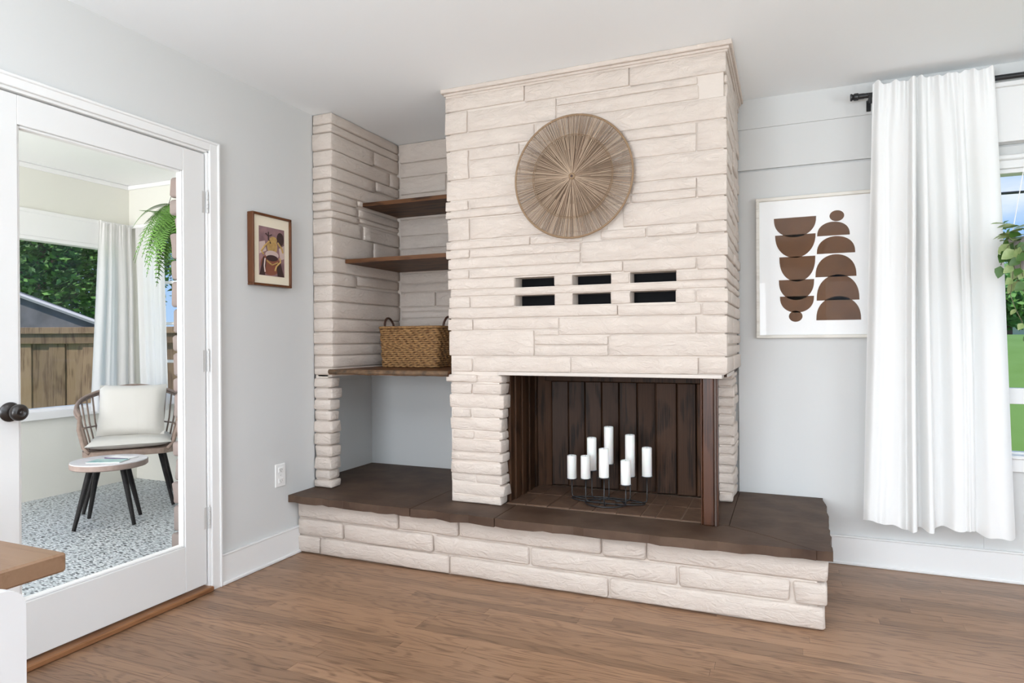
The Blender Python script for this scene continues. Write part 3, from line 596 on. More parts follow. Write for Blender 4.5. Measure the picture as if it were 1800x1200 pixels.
for s in (-1, 1):
    pts = [(s * (.200 + .012 * math.sin(PI * i / 12)), -.052 * math.cos(PI * i / 12), .215 + .082 * math.sin(PI * i / 12) ** .8) for i in range(13)]
    MB().tube(pts, .0068, 8).build('handle', M['handle'], bk, True)

# reed wall disc
dc = empty('reed_wall_disc', (-.928, 2.935, 1.926)); tag(dc, 'round tan reed wall decoration with spokes radiating from a small hub', 'wall decor')
Mr = Matrix.Rotation(PI / 2, 4, 'X'); RD = .288
MB().lathe([(0, -.006), (.192, -.006), (.192, -.003), (0, -.003)], 72, Mr).build('backing', M['reed2'], dc)
rr_ = random.Random(5); RS = [MB(), MB(), MB()]
for i in range(400):
    a = 2 * PI * i / 400 + rr_.uniform(-.005, .005); k = rr_.choice((0, 0, 1, 1, 1, 2)) if int(a * 5) % 3 else rr_.choice((0, 1, 1, 2)); lay = (.004, .002, 0)[k] + rr_.uniform(0, .0015)
    r0 = rr_.choice((.02, .05, .09, .13)) if i % 3 else .012; r1 = RD - .003; aw = .00115 + .0005 * rr_.random(); bend = rr_.uniform(-.02, .02)
    RS[k].tube([Vector((math.cos(a + bend * (1 - t)) * (r0 + (r1 - r0) * t), -.004 - lay, math.sin(a + bend * (1 - t)) * (r0 + (r1 - r0) * t))) for t in (0, .5, 1)], [aw * .8, aw, aw], 4)
for q, mm_ in zip(RS, (mat('pale_reed', (.40, .29, .20), .7), M['reed'], mat('brown_reed', (.17, .11, .07), .8))): q.build('reeds', mm_, dc, kind='stuff')
for rr2, th_ in ((RD, .0052), (.197, .0016), (.190, .0012)):
    pts = [(math.cos(t) * rr2, -.006 if rr2 > .25 else -.0105, math.sin(t) * rr2) for t in [2 * PI * i / 72 for i in range(72)]]
    MB().tube(pts, th_, 6, closed=True).build('outer_rim' if rr2 > .25 else 'stitched_ring', M['rim'], dc, True)
MB().lathe([(.006, .006), (.0155, .006), (.0155, .013), (.012, .016), (.006, .016)], 20, Mr).build('hub', M['rim'], dc, True, ang=40)
MB().lathe([(0, .0155), (.0065, .0155), (.0065, .0166), (0, .0166)], 12, Mr).build('hub_hole', M['handle'], dc)

# candle stand and candles
CD = [(-1.041, 3.25, .553, .433), (-.946, 3.18, .568, .454), (-.942, 3.28, .647, .478), (-.832, 3.11, .622, .481), (-.864, 3.33, .701, .507), (-.731, 3.14, .566, .448), (-.738, 3.27, .673, .462), (-.651, 3.26, .615, .471)]
cs = empty('candle_stand', (-.845, 3.20, .3325)); tag(cs, 'low black wrought metal candelabra on the firebox floor', 'candle holder'); cl = Vector(cs.location); zb = .3375
def rel(p): return (p[0] - cl.x, p[1] - cl.y, p[2] - cl.z)
MB().tube([rel((-.845 + .10 * math.cos(t), 3.18 + .085 * math.sin(t), zb)) for t in [2 * PI * i / 40 for i in range(40)]], .0042, 6, closed=True).build('base_ring', M['black'], cs, True)
MB().tube([rel((-.845 + .19 * math.cos(t), 3.23 + .06 * math.sin(t), zb + .001)) for t in [2 * PI * i / 40 for i in range(40)]], .0036, 6, closed=True).build('base_ring', M['black'], cs, True)
def pol(p): return Vector((p[0], p[1]))
for i, (x, y, zt, z0) in enumerate(CD):
    MB().lathe([(0, z0 - .006), (.012, z0 - .006), (.029, z0 - .003), (.029, z0 - .001), (0, z0 - .001)], 20, Matrix.Translation((-cl.x, -cl.y, -cl.z)), x, y).build('cup', M['black'], cs, True, ang=40)
    cc = Vector((-.845, 3.20)); p = Vector((x, y)); d_ = (cc - p); d_.normalize(); 
    MB().tube([rel((x, y, z0 - .005)), rel((x, y, zb + .02)), rel((x + d_.x * .003, y + d_.y * .003, zb + .006)), rel((x + d_.x * .02, y + d_.y * .02, zb)), rel((x + d_.x * .08, y + d_.y * .08, zb))], .0033, 6).build('rod', M['black'], cs, True)
CL = ['short white pillar candle at the far left end of the black stand', 'short white pillar candle second from left, partly in front of a taller one', 'tall white pillar candle standing behind the second short one from left', 'medium white pillar candle at the front middle of the stand',
      'tallest and highest white pillar candle at the back middle', 'lowest white pillar candle, front right of the stand', 'tall white pillar candle right of centre, behind the lowest one', 'white pillar candle at the far right end of the stand']
for i, (x, y, zt, z0) in enumerate(CD):
    q = MB(); h = zt - z0; q.lathe([(0, 0), (.0235, 0), (.0245, .002), (.0245, h - .004), (.0228, h), (.0205, h), (.018, h - .004), (0, h - .005)], 28)
    c = q.build('pillar_candle', M['wax'], None, True, ang=40); c.location = (x, y, z0); tag(c, CL[i], 'candle', 'pillar candles on the stand')
    MB().tube([(0, 0, h - .006), (.001, 0, h + .003)], .0009, 5).build('wick', M['wick'], c)

# ------------------------------------------------------------ framed pictures
art = empty('framed_print', (.137, YB, 1.53)); tag(art, 'large pale-framed print of stacked brown bowls and domes, partly behind the curtain', 'picture')
X0, X1, Z0, Z1, D0, D1 = -.288, .288, -.371, .373, -.030, -.002
for a in ((X0, X1, Z1 - .017, Z1), (X0, X1, Z0, Z0 + .017), (X0, X0 + .017, Z0 + .017, Z1 - .017), (X1 - .017, X1, Z0 + .017, Z1 - .017)):
    MB().box(a[0], a[1], D0, D1, a[2], a[3], .002).build('frame_rail', M['frame_w'], art)
MB().box(X0 + .015, X1 - .015, -.012, -.004, Z0 + .015, Z1 - .015).build('mat_board', M['mat_w'], art)
pp = MB().box(-.222, .222, -.0135, -.0121, -.352, .304).build('print_sheet', M['mat_w'], art)
def shape(pts):
    q = MB(); P = [(x - .137, z - 1.53) for x, z in pts]; n = len(P)
    a = sum(P[i][0] * P[(i + 1) % n][1] - P[(i + 1) % n][0] * P[i][1] for i in range(n))
    if a < 0: P.reverse()
    q.add([(x, -.0145, z) for x, z in P] + [(x, -.0132, z) for x, z in P], [tuple(range(n))] + [(i, (i + 1) % n, n + (i + 1) % n, n + i) for i in range(n)]); q.build('printed_shape', M['print_b'], pp)
def half(x0, x1, ztop, zfar, dome=False, cut=1.0, k=.8):
    n = 20; cx = (x0 + x1) / 2; w = (x1 - x0) / 2; pts = []
    for i in range(n + 1):
        t = PI * i / n; pts.append((cx - w * math.cos(t), ztop + (zfar - ztop) * math.sin(t) ** k))
    return pts
shape(half(-.062, .142, 1.792, 1.688)); shape(half(-.056, .139, 1.702, 1.580, k=.9)); shape(half(-.036, .137, 1.586, 1.455)); shape(half(-.039, .131, 1.465, 1.358)); shape(half(-.034, .130, 1.378, 1.292))
def oval(cx, cz, a, b_): return [(cx + a * math.cos(2 * PI * i / 24), cz + b_ * math.sin(2 * PI * i / 24)) for i in range(24)]
shape(oval(.042, 1.273, .033, .029)); shape(oval(.238, 1.785, .034, .028))
shape(half(.146, .297, 1.685, 1.756)); shape(half(.144, .321, 1.593, 1.681)); shape(half(.137, .326, 1.473, 1.588)); shape(half(.142, .339, 1.352, 1.484)); shape(half(.140, .346, 1.250, 1.372))
MB().box(X0 + .015, X1 - .015, -.0185, -.0175, Z0 + .015, Z1 - .015).build('glazing', M['pglass'], art)

pic = empty('framed_picture', (XL, 2.63, 1.625)); tag(pic, 'small deep walnut-framed picture of a dancing figure on the left wall', 'picture')
y0, y1, z0, z1 = -.150, .126, -.182, .186
for a in ((y0, y1, z1 - .012, z1), (y0, y1, z0, z0 + .012), (y0, y0 + .011, z0 + .012, z1 - .012), (y1 - .011, y1, z0 + .012, z1 - .012)):
    MB().box(.001, .040, a[0], a[1], a[2], a[3], .002).build('frame_rail', M['frame_b'], pic)
MB().box(.005, .028, y0 + .010, y1 - .010, z0 + .010, z1 - .010).build('mat_board', M['cream'], pic)
ps = MB().box(.0281, .029, -.100, .080, -.128, .122).build('print_sheet', mat('mauve_print', (.36, .20, .20), .8, var=.5, vscale=16, col2=(.14, .08, .09)), pic)
def blob(pts, col, dep, r=None):
    q = MB(); 
    if r is None: 
        n = len(pts); q.add([(.029 + dep, y, z) for y, z in pts] + [(.0285, y, z) for y, z in pts], [tuple(range(n))] + [(i, (i + 1) % n, n + (i + 1) % n, n + i) for i in range(n)])
        q.build('painted_patch', col, ps)
    else: 
        q.tube([(.029 + dep, y, z) for y, z in pts], r, 5); q.build('painted_patch', col, ps)
och = mat('ochre_paint', (.52, .34, .12), .8, var=.4, vscale=60, col2=(.32, .19, .06)); drk = mat('dark_paint', (.045, .02, .018), .8); pnk = mat('pale_paint', (.55, .42, .38), .8); rus = mat('rust_paint', (.22, .07, .04), .8)
def ell(cy, cz, a, b_, n=16): return [(cy + a * math.cos(2 * PI * i / n), cz + b_ * math.sin(2 * PI * i / n)) for i in range(n)]
blob(ell(-.02, -.07, .07, .055), rus, .0003); blob([(-.098, -.127), (-.07, -.03), (-.05, -.05), (-.06, -.127)], drk, .0004); blob([(.03, -.127), (.02, -.06), (.05, -.05), (.078, -.127)], drk, .0004)
blob([(-.098, .04), (-.06, .05), (-.05, .0), (-.098, -.02)], pnk, .0004); blob(ell(.05, .07, .026, .035), drk, .0003); blob([(.04, .02), (.078, .04), (.078, -.03), (.05, -.04)], pnk, .0004)
blob(ell(-.008, .025, .036, .045), och, .0006); blob(ell(.0, .06, .026, .018), och, .0008); blob(ell(-.01, -.018, .047, .022), pnk, .0009); blob(ell(-.01, -.035, .042, .016), drk, .001)
blob([(-.03, .05), (-.065, .02), (-.085, -.005), (-.07, -.02)], och, .001, .005); blob([(.03, .05), (.06, .02), (.068, .0)], och, .001, .005)
blob([(.045, -.03), (.05, -.05), (.02, -.075), (.01, -.1)], och, .001, .005); blob([(-.06, -.04), (-.066, -.08), (-.06, -.11)], pnk, .001, .004); blob([(-.05, -.05), (-.01, -.07), (.03, -.055)], och, .001, .004)
blob([(-.055, .088), (-.035, .075), (-.012, .086)], drk, .001, .003); blob([(-.035, .098), (-.035, .06), (-.02, .04)], drk, .001, .0035)
MB().box(.0325, .0332, y0 + .010, y1 - .010, z0 + .010, z1 - .010).build('glazing', glass('matte_glazing', .02), pic)

# ------------------------------------------------------------ curtain and rod
rod = empty('curtain_rod', (.31, 3.668, 2.362)); tag(rod, 'black metal curtain rod above the right window', 'curtain rod')
MB().tube([(.0, 0, 0), (2.6, 0, 0)], .0125, 14).build('pole', M['black'], rod, True, ang=50)
MB().lathe([(0, -.012), (.017, -.012), (.018, -.006), (.013, 0), (.018, .006), (.018, .022), (.014, .026), (.0135, .05), (0, .05)], 20, Matrix.Rotation(PI / 2, 4, 'Y')).build('finial', M['black'], rod, True, ang=40)
for xb in (.075, 1.35, 2.5):
    q = MB(); q.box(xb - .007, xb + .007, -.012, 0.060, -.020, -.012, .001); q.box(xb - .010, xb + .010, .056, .064, -.062, -.006, .002); q.box(xb - .008, xb + .008, -.016, -.0125, -.046, .006, .001); q.build('bracket', M['black'], rod)
def curtain_mesh(top, bot, ztop, zbot, ymid, folds, nu=240, nv=44, pinch=.10, amp=.035, hem=.0):
    """folds: list of (u_centre, half_width, depth) ridges toward the room"""
    v = []; f = []
    for j in range(nv + 1):
        t = j / nv; z = ztop + (zbot - ztop) * t
        for i in range(nu + 1):
            u = i / nu; x = (top[0] + (top[1] - top[0]) * u) * (1 - t) + (bot[0] + (bot[1] - bot[0]) * u) * t
            d = 0
            for (c, w, a) in folds:
                k = (u - c - .015 * math.sin(3 * t + c * 9)) / w
                d += a * math.exp(-k ** 4) if abs(k) < 2 else 0
            fine = .003 * math.sin(u * 31 + 2 * math.sin(t * 2.2)) + .0015 * math.sin(u * 67 + 1.2 * t)
            grow_ = .35 + .65 * min(1, t * 3) if pinch else 1
            head = .008 * math.sin(u * 88) * max(0, 1 - t * 10)
            zz = z
            if j == nv: zz = zbot + .012 * math.sin(u * 11 + 1) + .006 * math.sin(u * 37)
            if j == 0: zz = ztop + .006 * math.sin(u * 40) + .012 * max(0, math.sin(u * 17 + 1)) ** 6
            yy = ymid + .02 * (1 - min(1, t * 5)) * 0 - d * grow_ * amp / .035 + fine * (.4 + .6 * t) + head
            v.append((x, yy, zz))
    n = nu + 1
    for j in range(nv):
        for i in range(nu): f.append((j * n + i, (j + 1) * n + i, (j + 1) * n + i + 1, j * n + i + 1))
    return v, f
def curtain(name, M_, lab, *a, **k):
    v, f = curtain_mesh(*a, **k); q = MB(); q.add(v, f); o = q.build(name, M_, None, True); tag(o, lab, 'curtain'); return o
cz_ = [(.06, .055, .030), (.22, .10, .028), (.345, .03, .05), (.44, .035, .055), (.62, .07, .045), (.72, .03, .03), (.90, .11, .045)]
cu = curtain('window_curtain', M['curtain'], 'white cotton curtain panel hanging from the black rod beside the right window', (.394, .883), (.341, .954), 2.398, .250, 3.638, cz_, amp=.055)
# stitched hem and header tape as a shallow part
hv = []; 
# ------------------------------------------------------------ trailing plant in the right window
pl = empty('hanging_pothos', (.975, 3.42, 1.525)); tag(pl, 'trailing pothos in a grey hanging pot in front of the right window', 'plant')
MB().lathe([(0, -.11), (.07, -.11), (.085, -.02), (.092, .055), (.086, .055), (.078, .03), (0, .03)], 24).build('pot', M['pot'], pl, True, ang=50)
for k in range(3):
    a = k * 2.1 + .4; MB().tube([(.088 * math.cos(a), .088 * math.sin(a), .05), (0, 0, .6), (0, 0, ZC - 1.502)], .0018, 5).build('cord', M['white'], pl)
def leaf_mesh(l, w):
    P = [(0, 0, 0), (.28, .5, .03), (.55, .46, .05), (.8, .26, .03), (1, 0, -.03), (.8, -.26, .03), (.55, -.46, .05), (.28, -.5, .03), (.5, 0, .0)]
    q = MB(); q.add([(x * l, y * w, z * l) for x, y, z in P], [(0, 8, 1), (1, 8, 2), (2, 8, 3), (3, 8, 4), (4, 8, 5), (5, 8, 6), (6, 8, 7), (7, 8, 0)]); return q
lm = leaf_mesh(.058, .042); l0 = lm.build('leaf', M['pothos'], pl, True); l1 = leaf_mesh(.055, .040).build('leaf', M['pothos_d'], pl, True)
pr_ = random.Random(12); first = [l0, l1]; used = set()
def put_leaf(p, az, el, sc, dark, rollv=0):
    src = first[dark]
    if dark in used: o = src.copy(); C.objects.link(o); o.parent = pl
    else: o = src; used.add(dark)
    o.location = p; o.rotation_euler = (rollv, el, az); o.scale = (sc,) * 3
vines = [[(-.06, -.02, .05), (-.10, -.04, .03), (-.125, -.05, -.02), (-.13, -.04, -.06)], [(-.05, -.05, .06), (-.09, -.07, .0), (-.095, -.06, -.12), (-.10, -.05, -.19), (-.085, -.06, -.25), (-.06, -.06, -.31)],
         [(-.03, -.07, .05), (-.05, -.10, -.02), (-.06, -.09, -.14), (-.045, -.08, -.26), (-.05, -.08, -.36), (-.035, -.08, -.44)], [(0, -.08, .06), (0, -.11, -.03), (-.01, -.1, -.16), (.01, -.09, -.24), (.02, -.09, -.33)], [(-.06, -.01, .05), (-.085, -.02, -.03), (-.07, -.03, -.13), (-.03, -.04, -.22), (.0, -.05, -.30)],
         [(.05, -.06, .05), (.07, -.09, -.05), (.07, -.09, -.2), (.08, -.08, -.34)], [(-.02, -.07, .05), (-.075, -.09, .01), (-.075, -.09, -.08), (-.055, -.09, -.16), (-.08, -.08, -.13)]]
for vn in vines:
    MB().tube(vn, .0017, 5).build('vine', M['vine'], pl, True)
    for j in range(1, len(vn)):
        a, b_ = Vector(vn[j - 1]), Vector(vn[j])
        if j > 2 and pr_.random() < .45: continue
        for t in (.55, 1.0) if j < 3 else (1.0,):
            p = a.lerp(b_, t); put_leaf(p, pr_.uniform(2.2, 4.4), pr_.uniform(.6, 1.5), pr_.uniform(.7, 1.1) * (1 if j < 3 else .75), 1 if pr_.random() < .45 else 0, pr_.uniform(-1.6, -.6))
put_leaf((-.135, -.055, -.065), 3.6, 1.35, 1.0, 1, -1.2)
for k in range(34):
    a = pr_.uniform(1.8, 5.6); r_ = pr_.uniform(.05, .105); put_leaf((r_ * math.cos(a), r_ * math.sin(a), pr_.uniform(.03, .12)), a + pr_.uniform(-.5, .5), pr_.uniform(-.3, .9), pr_.uniform(.9, 1.25), 1 if k % 4 == 0 else 0, pr_.uniform(-.9, .2))

# ------------------------------------------------------------ dining table corner and white chair at lower left
tb = empty('dining_table', (-1.9, .2, 0)); tag(tb, 'table with thick wooden top cutting into the lower left corner', 'table')
MB().box(-.52, .610, -.95, .622, .713, .750, .004).build('tabletop', M['tabletop'], tb)
for sx, sy in ((-.46, -.85), (.50, -.85), (-.46, .50), (.48, .46)): MB().box(sx - .03, sx + .03, sy - .03, sy + .03, .001, .7125, .003).build('leg', M['chairw'], tb)
ch = empty('dining_chair', (-1.30, .40, 0)); tag(ch, 'white painted dining chair with rounded solid back, lower left corner', 'chair')
q = MB(); pts = [(-.18, .44), (.225, .44), (.230, .745)] ; 
prof = [(-.20, .46), (.222, .46)] + [(.222 - .035 + .035 * math.cos(a), .757 + .030 * math.sin(a)) for a in [PI / 2 * i / 8 for i in range(9)]] + [(-.20 + .035 - .035 * math.sin(a), .757 + .030 * math.cos(a)) for a in [PI / 2 * i / 8 for i in range(9)]]
n = len(prof); q.add([(.205, y, z) for y, z in prof] + [(.228, y, z) for y, z in prof], [tuple(reversed(range(n))), tuple(range(n, 2 * n))] + [(i, (i + 1) % n, n + (i + 1) % n, n + i) for i in range(n)])
q.build('backrest', M['chairw'], ch)
MB().box(-.20, .21, -.21, .22, .43, .462, .01).build('seat', M['chairw'], ch)
for sx, sy in ((-.17, -.18), (.18, -.18), (-.17, .19), (.18, .19)): MB().tube([(sx * 1.06, sy * 1.06, 0.001), (sx, sy, .435)], [.013, .019], 10).build('leg', M['chairw'], ch, True, ang=60)

# ------------------------------------------------------------ porch beyond the glass door
PX, PY, PZ = -5.13, 3.86, 2.48
q = MB(); q.box(-5.25, -2.63, -.4, 3.98, -.07, -.001); q.build('floor_2', M['pfloor'], kind=st)
box('ceiling_2', -5.25, -2.64, -.4, 3.98, PZ, PZ + .06, M['white'], kind=st)
q = MB(); q.box(PX - .12, PX, -.4, 3.98, -.05, .64); q.box(PX - .12, PX, -.4, 3.98, 1.95, PZ); q.box(PX - .12, PX, -.4, 1.9, .64, 1.95); q.box(PX - .12, PX, 3.66, 3.98, .64, 1.95); q.build('wall_far', M['pcream'], kind=st)
q = MB(); q.box(PX, -2.66, PY, PY + .12, -.05, .70); q.box(PX, -2.66, PY, PY + .12, 2.10, PZ); q.box(PX, -4.98, PY, PY + .12, .70, 2.10); q.box(-3.9, -2.66, PY, PY + .12, .70, 2.10); q.build('wall_far_2', M['pcream'], kind=st)
q = MB(); q.box(PX, -2.75, PY - .055, PY, 2.135, PZ - .001); q.box(PX, PX + .0, 0, 0, 0, 0); q.build('wall_far_3', M['pcream'], kind=st)
q = MB(); q.box(PX, -2.75, PY - .075, PY - .055, PZ - .035, PZ - .001, .003); q.box(PX, PX + .02, -.38, PY - .075, PZ - .035, PZ - .001, .003); q.build('trim_8', M['white'], kind=st)
q = MB(); q.box(PX, -2.75, PY - .07, PY - .055, 2.118, 2.148, .003); q.box(PX, PX + .018, -.38, PY - .07, 2.118, 2.148, .003); q.build('trim_9', M['white'], kind=st)
q = MB(); q.box(PX, PX + .014, 1.88, 3.70, 1.95, 2.118); q.build('trim_10', M['white'], kind=st)
def pwin(name, axis, a0, a1, z0, z1, pos, mun):
    w = empty(name, (pos, (a0 + a1) / 2, z0) if axis == 'y' else ((a0 + a1) / 2, pos, z0)); tag(w, kind=st); c = Vector(w.location)
    def b(nm, u0, u1, d0, d1, zz0, zz1, mt, bv=.003):
        if axis == 'y': q = MB().box(pos - d1 - c.x, pos - d0 - c.x, u0 - c.y, u1 - c.y, zz0 - c.z, zz1 - c.z, bv)
        else: q = MB().box(u0 - c.x, u1 - c.x, pos + d0 - c.y, pos + d1 - c.y, zz0 - c.z, zz1 - c.z, bv)
        q.build(nm, mt, w)
    b('frame_bar', a0, a0 + .035, -.012, .08, z0, z1, M['white']); b('frame_bar', a1 - .035, a1, -.012, .08, z0, z1, M['white']); b('frame_bar', a0, a1, -.012, .08, z1 - .03, z1, M['white']); b('frame_bar', a0, a1, -.012, .08, z0, z0 + .03, M['white'])
    b('sill', a0 - .04, a1 + .04, -.04, 0, z0 - .05, z0 + .012, M['white'])
    for z in mun: b('muntin', a0 + .035, a1 - .035, .02, .05, z - .012, z + .012, M['white'])
    b('glass_pane', a0 + .035, a1 - .035, .034, .037, z0 + .03, z1 - .03, M['glass'], 0)
pwin('window_5', 'y', 1.9, 3.66, .64, 1.95, PX, []); pwin('window_6', 'x', -4.98, -3.9, .70, 2.10, PY, [1.316, 1.66, 1.0])
curtain('porch_curtain', M['sheer'], 'sheer white curtain on the far porch window, left of the corner', (3.50, 3.775), (3.42, 3.80), 2.125, .60, 0, [(.15, .08, .03), (.4, .09, .03), (.7, .1, .03), (.92, .06, .03)], nu=80, nv=16)
pc = bpy.data.objects['porch_curtain']; pc.rotation_euler = (0, 0, PI / 2); pc.location = (PX + .065, 0, 0)
curtain('porch_curtain', M['sheer'], 'sheer white curtain on the side porch window, behind the hanging fern', (-5.06, -4.72), (-4.99, -4.68), 2.125, .62, PY - .055, [(.15, .08, .03), (.4, .09, .03), (.7, .1, .03), (.92, .06, .03)], nu=80, nv=16)
# exterior stone veneer by the door jamb, seen end on
ve = empty('exterior_stone_veneer', (0, 0, 0)); tag(ve, 'edge of rough pinkish stone cladding on the porch side of the door jamb', 'stone wall')
z = 0.002; vr = random.Random(9)
while z < 2.44:
    h = vr.uniform(.07, .14); h = min(h, 2.478 - z); stone(ve, -2.745 + vr.uniform(-.02, .016), -2.662, 2.262 + vr.uniform(-.006, .006), 2.55, z + .004, z + h - .006, .008, .05, .012, mt=M['veneer'], ragged=1); z += h
# porch base wall of house side
box('wall_porch', -2.660, -2.632, 2.262, 3.86, -.05, PZ, M['wall'], kind=st)
# porch end wall (toward the garden), partly glazed
q = MB(); q.box(-5.25, -2.64, -.52, -.4, -.05, .6); q.box(-5.25, -2.64, -.52, -.4, 2.3, PZ + .06); q.build('wall_porch_end', M['pcream'], kind=st)

# wicker armchair
wc = empty('wicker_armchair', (-4.40, 3.27, 0), math.radians(50)); tag(wc, 'rounded grey-brown wicker armchair with white cushion and black legs on the porch', 'chair')
def arc(t, rx=.315, ryb=.30): return (rx * math.sin(t), ryb * math.cos(t))   # t=0 back centre (+Y), +-pi/2 sides
T = [-2.05 + 4.10 * i / 32 for i in range(33)]
def rimz(t): return .83 - .18 * (abs(t) / 2.05) ** 1.6
def rimp(t):
    x, y_ = arc(t, .335, .31)
    return (x, y_, rimz(t))
q = MB(); q.tube([rimp(t) for t in T], .0115, 8); q.tube([(p[0] * 1.02, p[1] * 1.02, p[2] - .022) for p in map(rimp, T)], .0085, 8); q.build('top_rail', M['wicker'], wc, True)
seatz = .405
for t in [-1.95 + 3.9 * i / 22 for i in range(23)]:
    a = rimp(t); b0 = arc(t, .27, .255); mid = ((a[0] + b0[0]) / 2 * 1.03, (a[1] + b0[1]) / 2 * 1.03, .58)
    MB().tube([a, mid, (b0[0], b0[1], seatz)], .0062, 6).build('spindle', M['wicker'], wc, True)
q = MB(); q.tube([(arc(t, .305, .285)[0], arc(t, .305, .285)[1], .555 + .01 * math.cos(t * 3)) for t in T], .006, 6); q.build('middle_rail', M['wicker'], wc, True)
for s in (-1, 1):
    a = rimp(s * 2.05); MB().tube([a, (a[0] * 1.02, a[1] - .01, .56), (s * .27, -.21, .44), (s * .235, -.245, seatz)], [.014, .014, .013, .012], 8).build('arm_post', M['wicker'], wc, True)
P1 = rrect(.285, .265, .12, 8); q = MB(); q.prism(P1, .375, .412); q.build('seat_frame', M['wicker'], wc)
def cushion(name, w, h, t, mt, parent, Mt, puff=.5, corner=.04):
    n = 14; v = []; f = []
    for s in (1, -1):
        for j in range(n + 1):
            for i in range(n + 1):
                a, b_ = 2 * i / n - 1, 2 * j / n - 1; e = max(0, (1 - abs(a) ** 4)) ** .45 * max(0, (1 - abs(b_) ** 4)) ** .45
                k = 1 - .045 * (1 - abs(a * b_)) * (abs(a) ** 6 + abs(b_) ** 6)
                v.append(Mt @ Vector((a * w * k, b_ * h * k, s * t * e + noise.noise(Vector((a * 2, b_ * 2, s * 3))) * .004)))
    m_ = (n + 1) ** 2
    for j in range(n):
        for i in range(n):
            a = j * (n + 1) + i; f.append((a, a + 1, a + n + 2, a + n + 1)); f.append((m_ + a, m_ + a + n + 1, m_ + a + n + 2, m_ + a + 1))
    q = MB(); q.add(v, f); o = q.build(name, mt, parent, True); return o
cushion('seat_cushion', .262, .25, .040, M['cushion'], wc, Matrix.Translation((0, -.01, .452)))
for sx, sy in ((-1, -1), (1, -1), (-1, 1), (1, 1)):
    MB().tube([(sx * .27, sy * .25, .001), (sx * .19, sy * .17, .374)], [.0115, .019], 12).build('leg', M['leg'], wc, True, ang=60)
Mt = Matrix.Translation((-4.40, 3.27, 0)) @ Matrix.Rotation(math.radians(50 - 12), 4, 'Z') @ Matrix.Translation((.0, .02, .667)) @ Matrix.Rotation(math.radians(-14), 4, 'X') @ Matrix.Rotation(PI / 2, 4, 'X')
pw = cushion('throw_pillow', .222, .186, .065, M['cushion'], None, Mt); tag(pw, 'square white pillow leaning on the back of the wicker armchair', 'pillow')

# round side table
stb = empty('side_table', (-4.035, 2.845, 0)); tag(stb, 'small round porch side table with pale top and black legs', 'table')
MB().lathe([(0, .362), (.213, .362), (.219, .368), (.219, .396), (0, .396)], 48).build('table_rim', mat('pink_brown_wood', (.42, .32, .28), .6, var=.3, vscale=20), stb, True, ang=40)
MB().lathe([(0, .3965), (.217, .3965), (.215, .402), (0, .402)], 48).build('tabletop', mat('white_mosaic_top', (.78, .77, .80), .3, var=.25, vscale=25), stb, True, ang=40)
for a, b_ in ((-4.04, 2.616), (-3.827, 2.859), (-4.015, 3.045), (-4.245, 2.85)):
    dx, dy = a + 4.035, b_ - 2.845; MB().tube([(dx, dy, .001), (dx * .55, dy * .55, .3615)], [.0115, .019], 12).build('leg', M['leg'], stb, True, ang=60)
mg = empty('magazine', (-3.985, 2.80, .4025), math.radians(25)); tag(mg, 'teal and white magazine lying on the round side table', 'magazine')
MB().box(-.105, .105, -.06, .06, 0, .004, .001).build('pages', M['mat_w'], mg)
MB().box(-.105, .105, -.06, .06, .0041, .005).build('cover', mat('teal_cover', (.06, .34, .36), .3, var=.8, vscale=20, col2=(.55, .70, .66)), mg)
mg = empty('open_booklet', (-4.03, 2.925, .4025), math.radians(10)); tag(mg, 'thin white booklet with dark spine behind the teal magazine', 'magazine')
MB().box(-.09, .09, -.045, .045, 0, .004, .001).build('pages', M['mat_w'], mg); MB().box(-.09, .09, -.048, -.042, 0, .006, .001).build('spine', mat('plum_spine', (.12, .08, .16), .5), mg)

# hanging fern
fe = empty('hanging_fern', (-3.06, 2.595, 1.865)); tag(fe, 'lush green fern hanging on the porch beside the stone edge', 'plant')
MB().lathe([(0, -.09), (.06, -.09), (.085, .03), (.08, .03), (.06, -.02), (0, -.02)], 20).build('pot', M['handle'], fe, True)
for k in range(3):
    a = k * 2.094; MB().tube([(.08 * math.cos(a), .08 * math.sin(a), .03), (0, 0, .30), (0, 0, PZ - 1.866)], .0015, 4).build('cord', M['black'], fe)
def frond(length, droop, seed):
    r_ = random.Random(seed); q = MB(); n = 26; P = []
    for i in range(n + 1):
        t = i / n; P.append(Vector((length * (t - .25 * droop * t * t), 0, length * (.35 * t * (1 - droop * .4) - droop * t * t * 1.0))))
    q.tube(P[::2], .0013, 4)
    for i in range(3, n):
        t = i / n; w = .044 * math.sin(PI * min(1, t * .9 + .12)) ** .7 * (length / .26) + .004; d_ = (P[i + 1] - P[i]).normalized(); 
        for s in (-1, 1):
            b0 = P[i]; tip = b0 + Vector((d_.x * .35 * w, s * w, d_.z * .35 * w - .15 * w)); u = d_ * .0048
            q.add([b0 - u, b0 + u, tip + u * .5, tip - u * .3], [(0, 1, 2, 3)])
    return q
fr = [frond(.26, 1.0, 1), frond(.30, .75, 2), frond(.27, 1.5, 3), frond(.24, .1, 4)]
src = [f_.build('frond', M['fern'], fe) for f_ in fr]; fu = set(); rf = random.Random(4)
for k in range(84):
    i = rf.choice((0, 0, 1, 2, 2, 2, 2)) if k < 78 else 3
    if i in fu: o = src[i].copy(); C.objects.link(o); o.parent = fe
    else: o = src[i]; fu.add(i)
    a = k * 2.399; o.location = (.03 * math.cos(a), .03 * math.sin(a), rf.uniform(-.04, .05)); o.rotation_euler = (rf.uniform(-.35, .35), rf.uniform(-.35, .35), a); s = rf.uniform(.62, 1.0); o.scale = (s, s, s)

